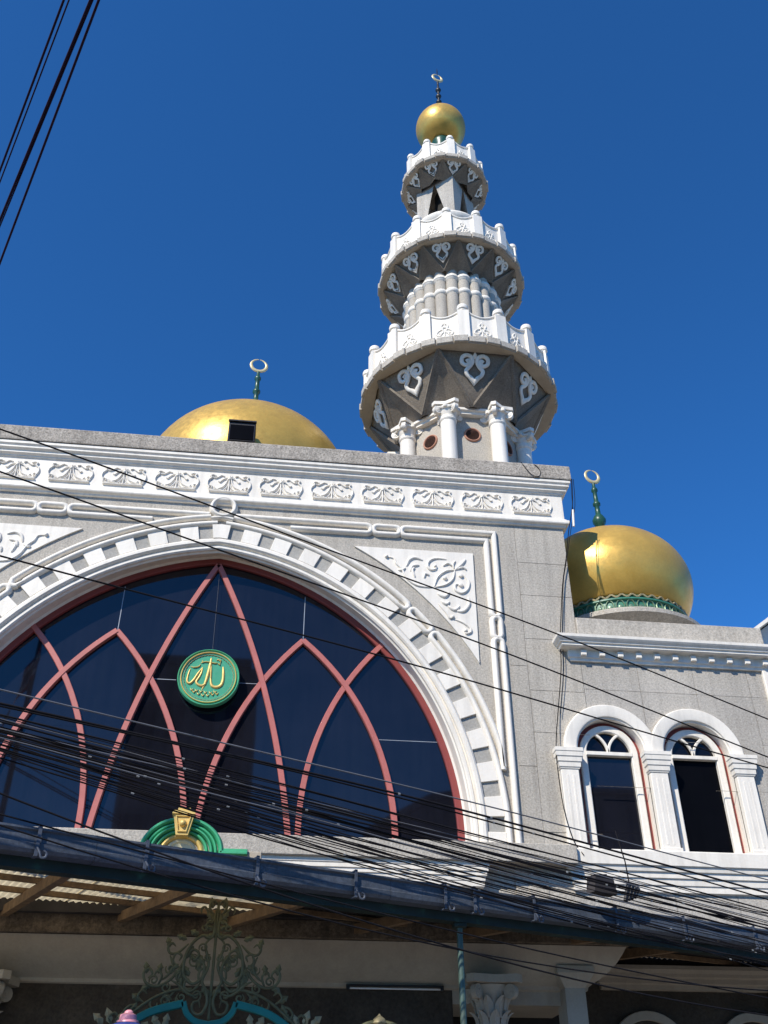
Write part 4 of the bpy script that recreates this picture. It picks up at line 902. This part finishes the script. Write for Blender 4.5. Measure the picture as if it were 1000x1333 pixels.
gt([(.10,3.36),(.20,3.26),(.28,3.30),(.26,3.37),(.21,3.34)], .014, 'scroll', 'iron', 5, T1)
gt([(.05,3.50),(.13,3.46),(.14,3.38),(.09,3.36)], .013, 'scroll', 'iron', 5, T1)
gt([(.06,3.28),(.16,3.22),(.24,3.24),(.34,3.32),(.42,3.36)], .014, 'scroll', 'iron', 5, T1)
gt([(.34,3.48),(.42,3.54),(.40,3.62),(.34,3.60),(.36,3.55)], .013, 'scroll', 'iron', 5, T1)
gt([(.56,3.30),(.52,3.40),(.57,3.45),(.60,3.40)], .013, 'scroll', 'iron', 5, T1)
gt([(.66,3.14),(.74,3.20),(.70,3.26),(.65,3.23)], .012, 'scroll', 'iron', 5, T1)
gt([(.94,2.92),(1.0,3.0),(.95,3.05),(.91,3.01)], .012, 'scroll', 'iron', 5, T1)
for u, v, r0, a0, tn in ((.21,3.55,.07,90,1.4),(.15,3.22,.06,-60,-1.4),(.33,3.40,.06,180,1.3),(.44,3.47,.055,30,-1.3),(.47,3.29,.05,120,1.3),(.60,3.36,.05,-30,1.3),(.30,3.20,.05,60,-1.3),(.46,3.17,.045,-90,1.3),(.62,3.05,.045,60,-1.3),(.76,2.97,.045,100,1.3),(.90,2.99,.045,60,1.3),(.12,3.68,.05,-30,1.3),(.06,3.58,.04,120,-1.3),(.07,3.95,.04,0,1.2),(.12,3.88,.035,60,-1.2)):
    gt(spiral(u, v, r0, .012, rad(a0), tn, 10), .0105, 'scroll', 'iron', 3, T1)
gt([(.01,4.12),(.05,4.16),(.09,4.12),(.08,4.06),(.04,4.02)], .015, 'plume', 'iron', 4, T1)
gt([(.02,4.0),(.09,4.03),(.14,4.09),(.18,4.07),(.17,4.02)], .013, 'plume', 'iron', 4, T1)
gt([(.02,3.92),(.07,3.95),(.11,3.90),(.09,3.84)], .013, 'plume', 'iron', 4, T1)
MB().tube([GFn(0,3.0,0), GFn(0,3.3,0), GFn(0,3.8,0), GFn(0,4.15,0)], .016, 7).build('stem', 'iron', gate, True)
def gleaf(u, v, a, L, w, mt_='iron'):
    for s in (-1, 1):
        p = [(0,0),(.25*L,.9*w),(.5*L,.7*w),(.62*L,1.05*w),(.8*L,.55*w),(L,0),(.8*L,-.45*w),(.6*L,-.9*w),(.45*L,-.6*w),(.25*L,-.8*w)]
        c, q = math.cos(rad(a)), math.sin(rad(a)); pp_ = [(s*(u+x*c-y*q), v+x*q+y*c) for x, y in p]
        N = len(pp_); ctr = (s*(u+.5*L*c), v+.5*L*q)
        MB().add([GFn(x,y,.012) for x, y in pp_]+[GFn(*ctr,.035)]+[GFn(x,y,-.004) for x, y in pp_], [(i,(i+1)%N,N) for i in range(N)]+[(i,N+1+i,N+1+(i+1)%N,(i+1)%N) for i in range(N)]).build('leaf', mt_, gate)
for u, v, a, L in ((.26,3.62,-140,.13),(.36,3.52,-40,.13),(.40,3.42,150,.12),(.24,3.40,60,.12),(.10,3.30,-140,.12),(.14,3.44,80,.12),(.56,3.42,100,.11),(.30,3.76,20,.12),(.72,3.16,40,.11),(.86,3.0,150,.11),(.18,3.80,30,.11),(.34,3.30,-160,.11),(.22,3.70,-60,.16),(.30,3.50,-70,.18),(.33,3.42,-100,.16),(.12,3.78,160,.12),(.16,3.62,-120,.14),(.05,3.95,60,.13),(.03,3.86,30,.11),(.62,3.32,-30,.12),(.68,3.42,80,.12),(.47,3.68,70,.11),(.50,3.24,-150,.13),(.80,3.05,120,.12),(.06,4.08,80,.12)): gleaf(u, v, a, L, .035)
for u, v, a, L in ((.98,2.95,70,.16),(.92,2.93,110,.14),(1.05,2.95,40,.15),(.50,2.92,60,.14),(.44,2.92,100,.14),(.56,2.90,30,.13),(.50,2.84,90,.15)): gleaf(u, v, a, L, .04, 'leaf_gold')
for k in range(-7, 8): MB().box(GX+k*.15-.012, GX+k*.15+.012, -4.012, -3.988, .1, 2.7-.02*abs(k)+.18*(1-abs(k)/8)).build('gate_bar', 'iron', gate)
for z in (.2,1.3,2.3): MB().box(GX-1.13,GX+1.13,-4.02,-3.98,z-.025,z+.025).build('gate_rail', 'teal', gate)
for s in (-1, 1): MB().box(GX+s*1.18-.06,GX+s*1.18+.06,-4.06,-3.94,0,2.75).build('gate_post', 'teal', gate)
fin = thing('leaf_finial', 'small dull gilt leaf finial on dark arched rail beside the gate', 'finial', (2.47,-4,0))
MB().lathe([(.03,2.55),(.05,2.75),(.07,2.86),(.09,2.93),(.05,2.96),(.075,2.99),(.06,3.03),(.02,3.06),(.003,3.08)], 12, (2.47,-4,0)).build('bud', 'leaf_gold', fin, True)
m = MB(); m.tube([(2.47+.42*math.cos(rad(a)), -4, 2.62+.38*math.sin(rad(a))) for a in range(180,-1,-12)], .025, 7).build('arched_rail', 'iron', fin, True)
MB().box(2.03,2.07,-4.02,-3.98,0,2.64).box(2.87,2.91,-4.02,-3.98,0,2.64).build('rail_post', 'iron', fin)
# ------------------------------------------------------------------ parasol in front of the gate
par = thing('parasol', 'blue canvas parasol with pink plastic cap in front of the gate', 'parasol', (0,-5,0))
m = MB(); R8 = 8
vs = [(0,-5,2.855)]+[(.10*math.cos(2*math.pi*k/8), -5+.10*math.sin(2*math.pi*k/8), 2.84) for k in range(8)]+[(1.1*math.cos(2*math.pi*k/8), -5+1.1*math.sin(2*math.pi*k/8), 2.47) for k in range(8)]+[(1.1*math.cos(2*math.pi*k/8), -5+1.1*math.sin(2*math.pi*k/8), 2.35) for k in range(8)]
m.add(vs, [(0,1+k,1+(k+1)%8) for k in range(8)]+[(1+k,9+k,9+(k+1)%8,1+(k+1)%8) for k in range(8)]+[(9+k,17+k,17+(k+1)%8,9+(k+1)%8) for k in range(8)]); m.build('canvas', 'blue', par)
MB().lathe([(.105,2.84),(.10,2.855),(.08,2.865),(.075,2.905),(.055,2.915),(.042,2.92),(.038,2.935),(.02,2.948),(.001,2.95)], 20, (0,-5,0)).build('cap', 'pink', par, True, 40)
MB().lathe([(.02,.1),(.02,2.85)], 10, (0,-5,0)).build('pole', 'pale_metal', par, True)
MB().lathe([(.25,0.0),(.25,.08),(.05,.12),(.04,.3)], 20, (0,-5,0)).build('base', 'black', par, True)
# ------------------------------------------------------------------ floodlight on the parapet
fl = thing('floodlight', 'black box floodlight standing on the parapet before the gold dome', 'floodlight', (.18,-.3,13.335))
MB().bbox(-.09,.44,-.34,.0,13.57,14.06,.02).build('housing', 'black', fl)
MB().bbox(-.06,.41,-.352,-.335,13.60,13.98,.01).build('lens', 'void', fl)
MB().obox((-.10,-.35,14.065),(.45,-.35,14.065),.06,.03).build('visor', 'black', fl)
for x in (-.07,.42): MB().box(x-.015,x+.015,-.2,-.16,13.33,13.8).build('stand', 'black', fl)
# ------------------------------------------------------------------ neighbouring gable
nb = thing('gabled_house', 'white gabled neighbour house peeking over the wing parapet', 'house', (14.5,4,0))
MB().prism([(11.3,0),(17.7,0),(17.7,11.6),(14.5,13.95),(11.3,11.6)], lambda u, v, h: (u+.3, 3.2+h, v), 0, 6).build('wall', 'white', nb)
MB().prism([(11.0,11.38),(11.12,11.55),(14.5,14.03),(17.88,11.55),(18.0,11.38),(14.5,13.90)][::-1], lambda u, v, h: (u+.3, 2.9+h, v+.05), 0, 6.6).build('roof', 'white', nb)
# ------------------------------------------------------------------ cables
CAB = [(0.15, 0.008, -0.28, 5.488, 3.89, 5.289, 9.71, 4.917), (0.2, 0.012, -0.26, 5.34, 3.86, 5.156, 9.59, 4.718), (0.2, 0.009, -0.26, 5.317, 3.86, 5.122, 9.56, 4.629), (0.2, 0.009, -0.24, 5.229, 3.86, 4.944, 9.52, 4.491), (0.02, 0.0045, -0.21, 5.275, 3.96, 4.997, 9.72, 4.525), (0.69, 0.0045, -0.28, 5.017, 3.59, 4.688, 8.94, 4.313), (0.04, 0.0045, -0.21, 5.249, 3.95, 4.905, 9.69, 4.499), (0.41, 0.006, -0.25, 5.092, 3.75, 4.711, 9.27, 4.404), (0.4, 0.006, -0.23, 5.048, 3.75, 4.784, 9.26, 4.346), (0.3, 0.005, -0.23, 5.128, 3.81, 4.755, 9.35, 4.303), (0.55, 0.0095, -0.25, 5.01, 3.67, 4.689, 9.04, 4.171), (0.46, 0.006, -0.23, 4.994, 3.72, 4.735, 9.17, 4.276), (0.38, 0.0075, -0.22, 5.015, 3.76, 4.69, 9.25, 4.263), (0.54, 0.0045, -0.24, 4.972, 3.68, 4.65, 9.07, 4.221), (0.33, 0.0075, -0.23, 5.072, 3.79, 4.662, 9.31, 4.262), (-0.05, 0.005, -0.18, 5.16, 4.0, 4.831, 9.72, 4.294), (0.25, 0.0095, -0.21, 5.042, 3.83, 4.677, 9.39, 4.263), (-0.02, 0.0045, -0.18, 5.157, 3.98, 4.738, 9.66, 4.212), (0.59, 0.0045, -0.24, 4.89, 3.65, 4.549, 8.97, 4.071), (-0.07, 0.0045, -0.17, 5.156, 4.01, 4.766, 9.73, 4.257), (0.67, 0.0045, -0.24, 4.829, 3.6, 4.419, 8.86, 3.992), (0.42, 0.0095, -0.22, 4.953, 3.74, 4.554, 9.17, 4.129), (0.62, 0.006, -0.23, 4.845, 3.63, 4.499, 8.91, 3.988), (0.17, 0.0045, -0.19, 5.042, 3.88, 4.597, 9.4, 4.042), (0.54, 0.006, -0.22, 4.878, 3.68, 4.453, 9.0, 4.012), (0.63, 0.0045, -0.23, 4.822, 3.63, 4.41, 8.9, 3.992), (0.44, 0.005, -0.21, 4.918, 3.73, 4.498, 9.11, 4.032), (0.16, 0.0045, -0.17, 4.974, 3.88, 4.518, 9.41, 4.029), (0.23, 0.005, -0.19, 4.973, 3.84, 4.481, 9.32, 3.965), (-0.07, 0.0075, -0.15, 5.048, 4.01, 4.593, 9.67, 4.079), (0.07, 0.005, -0.16, 4.99, 3.93, 4.486, 9.5, 4.022), (0.07, 0.005, -0.17, 5.01, 3.93, 4.514, 9.51, 4.031), (0.61, 0.006, -0.21, 4.777, 3.64, 4.329, 8.88, 3.861), (0.62, 0.0045, -0.21, 4.754, 3.63, 4.234, 8.86, 3.831), (0.6, 0.005, -0.21, 4.757, 3.64, 4.32, 8.88, 3.846), (0.41, 0.0075, -0.19, 4.828, 3.75, 4.302, 9.07, 3.794), (0.11, 0.0075, -0.15, 4.913, 3.91, 4.377, 9.41, 3.866), (0.67, 0.005, -0.2, 4.675, 3.6, 4.255, 8.75, 3.673), (0.67, 0.0045, -0.21, 4.727, 3.6, 4.154, 8.79, 3.772), (0.28, 0.0075, -0.16, 4.801, 3.82, 4.276, 9.21, 3.804), (1.1, 0.008, -0.18, 4.223, 3.37, 3.534, 8.11, 3.098), (1.0, 0.007, -0.14, 4.084, 3.42, 3.679, 8.28, 3.287), (1.0, 0.007, -0.12, 3.993, 3.42, 3.511, 8.3, 3.366), (0.6, 0.0095, -0.94, 8.114, 3.65, 7.743, 9.92, 7.069), (0.6, 0.0095, -0.83, 7.597, 3.65, 7.199, 9.73, 6.464), (0.6, 0.0095, -0.62, 6.653, 3.65, 6.556, 9.67, 6.29)]
TOPC = [((-0.71, -11.41, 8.6), (-1.45, -9.89, 8.6)), ((-0.67, -11.42, 8.6), (-1.47, -9.78, 8.6)), ((-0.52, -11.43, 8.6), (-1.55, -9.37, 8.6)), ((-0.5, -11.44, 8.6), (-1.56, -9.31, 8.6)), ((-0.46, -11.44, 8.6), (-1.64, -8.89, 8.6))]
def cable(path, r, label, group, name='cable', mt_='cable'):
    o = MB().tube(path, r, 6).build(name, mt_, None, True, 80); setp(o, label, 'cable', group); return o
LB = 'black telephone cable in the tangled bundle sagging above the gutter'
for i, (off, r, s0, z0, s1, z1, s2, z2) in enumerate(CAB):
    A_ = np.polyfit([s0,s1,s2], [z0,z1,z2], 2)
    if abs(A_[0]) > .03: A_[0] *= 1
    pts = []
    for s in np.linspace(-6, 15, 43):
        z = float(np.polyval(A_, s)) if s0 <= s <= s2 else float(np.polyval(A_, min(max(s,s0),s2))+np.polyval(np.polyder(A_), min(max(s,s0),s2))*(s-min(max(s,s0),s2)))
        wob = .012*math.sin(s*1.7+i*2.1)*(1 if 3 < i < 40 else 0)
        pts.append(GP(s, -off+.02*math.sin(s*.9+i), z+wob))
    if i in (0,):
        cable(pts, r, 'thin grey cable, highest strand of the bundle across the great window', None, mt_='cable_grey')
    elif i >= len(CAB)-3:
        cable(pts, r, ['black power cable crossing the frieze and parapet corner','black power cable crossing the chain mouldings and spandrel panel','black power cable crossing the window just above the medallion'][i-len(CAB)+3], 'single cables across the facade')
    elif i >= len(CAB)-6:
        cable(pts, r, 'thin black cable crossing below the gutter in front of the portico', 'low cables across the portico')
    else:
        co = cable(pts, r, LB, 'bundled street cables', mt_='cable_grey' if i in (6,11,17,22) else 'cable')
        for q in range(2):
            k = random.randint(13, 30); a_, b_ = Vector(pts[k]), Vector(pts[k+1]); f = random.random(); L_ = (b_-a_).normalized()*.014
            MB().tube([a_.lerp(b_, f)-L_, a_.lerp(b_, f)+L_], r+.0025, 6).build('cable_glint', 'clip_and_glint', co)  # short pale sleeves added as sun glints on the cable
for i, (p, q) in enumerate(TOPC):
    p = Vector(p); q = Vector(q); d = (p-q).normalized()
    wl = q-d*((WY+.01-q.y)/-d.y)      # anchored on the far tower wall
    cable([wl, q, p, p+d*6], (.009,.006,.011,.006,.010)[i], 'dark overhead cable running up into the blue sky', 'overhead cables against the sky', mt_='cable_purple')
# cable closures hanging in the bundle
jb = thing('splice_closure', 'grey trapezoid cable closure hanging in the bundle below the arched windows', 'cable closure', GP(6.85,-.1,4.5))
P0 = GP(6.85,-.12,4.52)
m = MB(); a = SD*.13; b = SN*.08; a2 = SD*.17; zz = Vector((0,0,.1)); m.add([P0-a2-b-zz,P0+a2-b-zz,P0+a2+b-zz,P0-a2+b-zz,P0-a-b+zz,P0+a-b+zz,P0+a+b+zz,P0-a+b+zz], [(0,1,2,3),(7,6,5,4),(0,4,5,1),(1,5,6,2),(2,6,7,3),(3,7,4,0)]); m.build('case', 'old_metal', jb)
MB().obox(P0-SD*.1+zz, P0+SD*.1+zz+Vector((0,0,.03)), .03, .02).build('clip_and_glint', 'black', jb)
cc = thing('black_junction', 'black cable junction with drop wires hanging beside the grey closure', 'junction box', GP(7.35,-.1,4.45))
P1 = GP(7.3,-.12,4.5)
for k in range(4): MB().tube([P1+SD*(-.1+.05*k)+Vector((0,0,-.12+.02*k)), P1+SD*(-.02+.05*k)+Vector((0,0,.08-.01*k))], .028, 7).build('splice', 'black', cc, True)
MB().tube([P1+Vector((0,0,.05)), P1+SD*(-.02)+Vector((0,0,.35)), P1+SD*(-.06)+Vector((.0,.1,.75))], .008, 6).build('drop_wire', 'cable', cc, True)
# drop wires on the tower edge
DW = [(6.70,-.64,13.0),(6.66,-.58,12.4),(6.55,-.52,11.9),(6.42,-.47,11.2),(6.30,-.46,10.66),(6.14,-.46,9.6),(6.08,-.46,8.94),(5.93,-.46,8.1),(5.83,-.52,7.6),(5.80,-.53,7.2),(5.84,-.50,6.5),(5.93,-.52,6.0),(6.05,-.58,5.75)]
cable(smooth_path(DW, 4), .008, 'black drop wire clipped down the right edge of the tower wall', None, 'drop_wire')
cable(smooth_path([(x+.03+.02*math.sin(i*1.3), y, z) for i, (x, y, z) in enumerate(DW[:8])], 4), .006, 'second thinner drop wire hanging at the tower edge beside the gold dome', None, 'drop_wire')
cable(smooth_path([(5.72,-.60,13.36),(5.78,-.64,13.2),(5.9,-.64,13.03),(6.04,-.63,13.02),(6.08,-.63,13.15),(5.98,-.63,13.3),(5.9,-.5,13.34)], 5), .007, 'small loop of black wire hanging over the parapet below the minaret', None, 'wire_loop')
rod = thing('tube_light', 'white tube light hanging upright at the frieze corner', 'lamp', (6.63,-.5,11.9))
MB().tube([(6.635,-.56,11.92),(6.66,-.57,12.3)], .022, 8).build('tube', 'white', rod, True); MB().tube([(6.66,-.57,12.28),(6.67,-.60,12.7),(6.69,-.63,13.02)], .005, 5).build('wire', 'cable', rod)
# ------------------------------------------------------------------ street side mirrored in the glass
fp = thing('flagpole', 'tall street flagpole with limp striped flag mirrored in the great window', 'flagpole', (-5.2,-9,0))
MB().lathe([(.10,0),(.085,7),(.06,13.9),(.09,13.95),(.001,14.05)], 12, (-5.2,-9,0)).build('pole', 'black', fp, True)
STR = (('flag_red',0,.1667),('flag_white',.1667,.333),('flag_blue',.333,.667),('flag_white',.667,.833),('flag_red',.833,1))
for mt_, f0, f1 in STR:
    m = MB(); vs = []; N = 14
    for k in range(N+1):
        t = k/N
        for f in (f0, f1):
            x = -5.14-.62*t*(.65+.25*f)+.05*math.sin(9*t+4*f); z = 13.5-1.0*f-1.15*t*t-.35*t; y = -9+.12*math.sin(11*t+2*f)
            vs.append((x,y,z))
    m.add(vs, [(2*k,2*k+1,2*k+3,2*k+2) for k in range(N)]); m.build('flag_stripe', mt_, fp, True)
ob = thing('opposite_building', 'dark office block across the street mirrored in the great window', 'building', (-3,-36,0))
MB().box(-6.3,.3,-44,-34,0,25).build('wall', 'dark_stone', ob)
MB().box(-6.5,-.1,-44.2,-33.8,25,25.5).build('roof', 'dark_stone', ob)
for r in range(7):
    for c in range(4): MB().box(-5.9+1.55*c,-4.9+1.55*c,-34.05,-33.95,3+3*r,4.8+3*r).build('window', 'glass_dark', ob)
ob2 = thing('opposite_shophouse', 'low dark shophouse with sloping roof mirrored at the window foot', 'building', (14,-36,0))
MB().prism([(6.5,0),(22,0),(22,18.6),(12,18.4),(9.7,17.9),(6.5,16.2)], lambda u, v, h: (u, -34-h, v), 0, 8).build('wall', 'dark_stone', ob2)
MB().prism([(6.3,16.1),(9.6,18.0),(12,18.5),(22,18.7),(22,19.0),(12,18.8),(9.5,18.3),(6.2,16.4)], lambda u, v, h: (u, -33.8-h, v), 0, 8.4).build('roof', 'dark_stone', ob2)
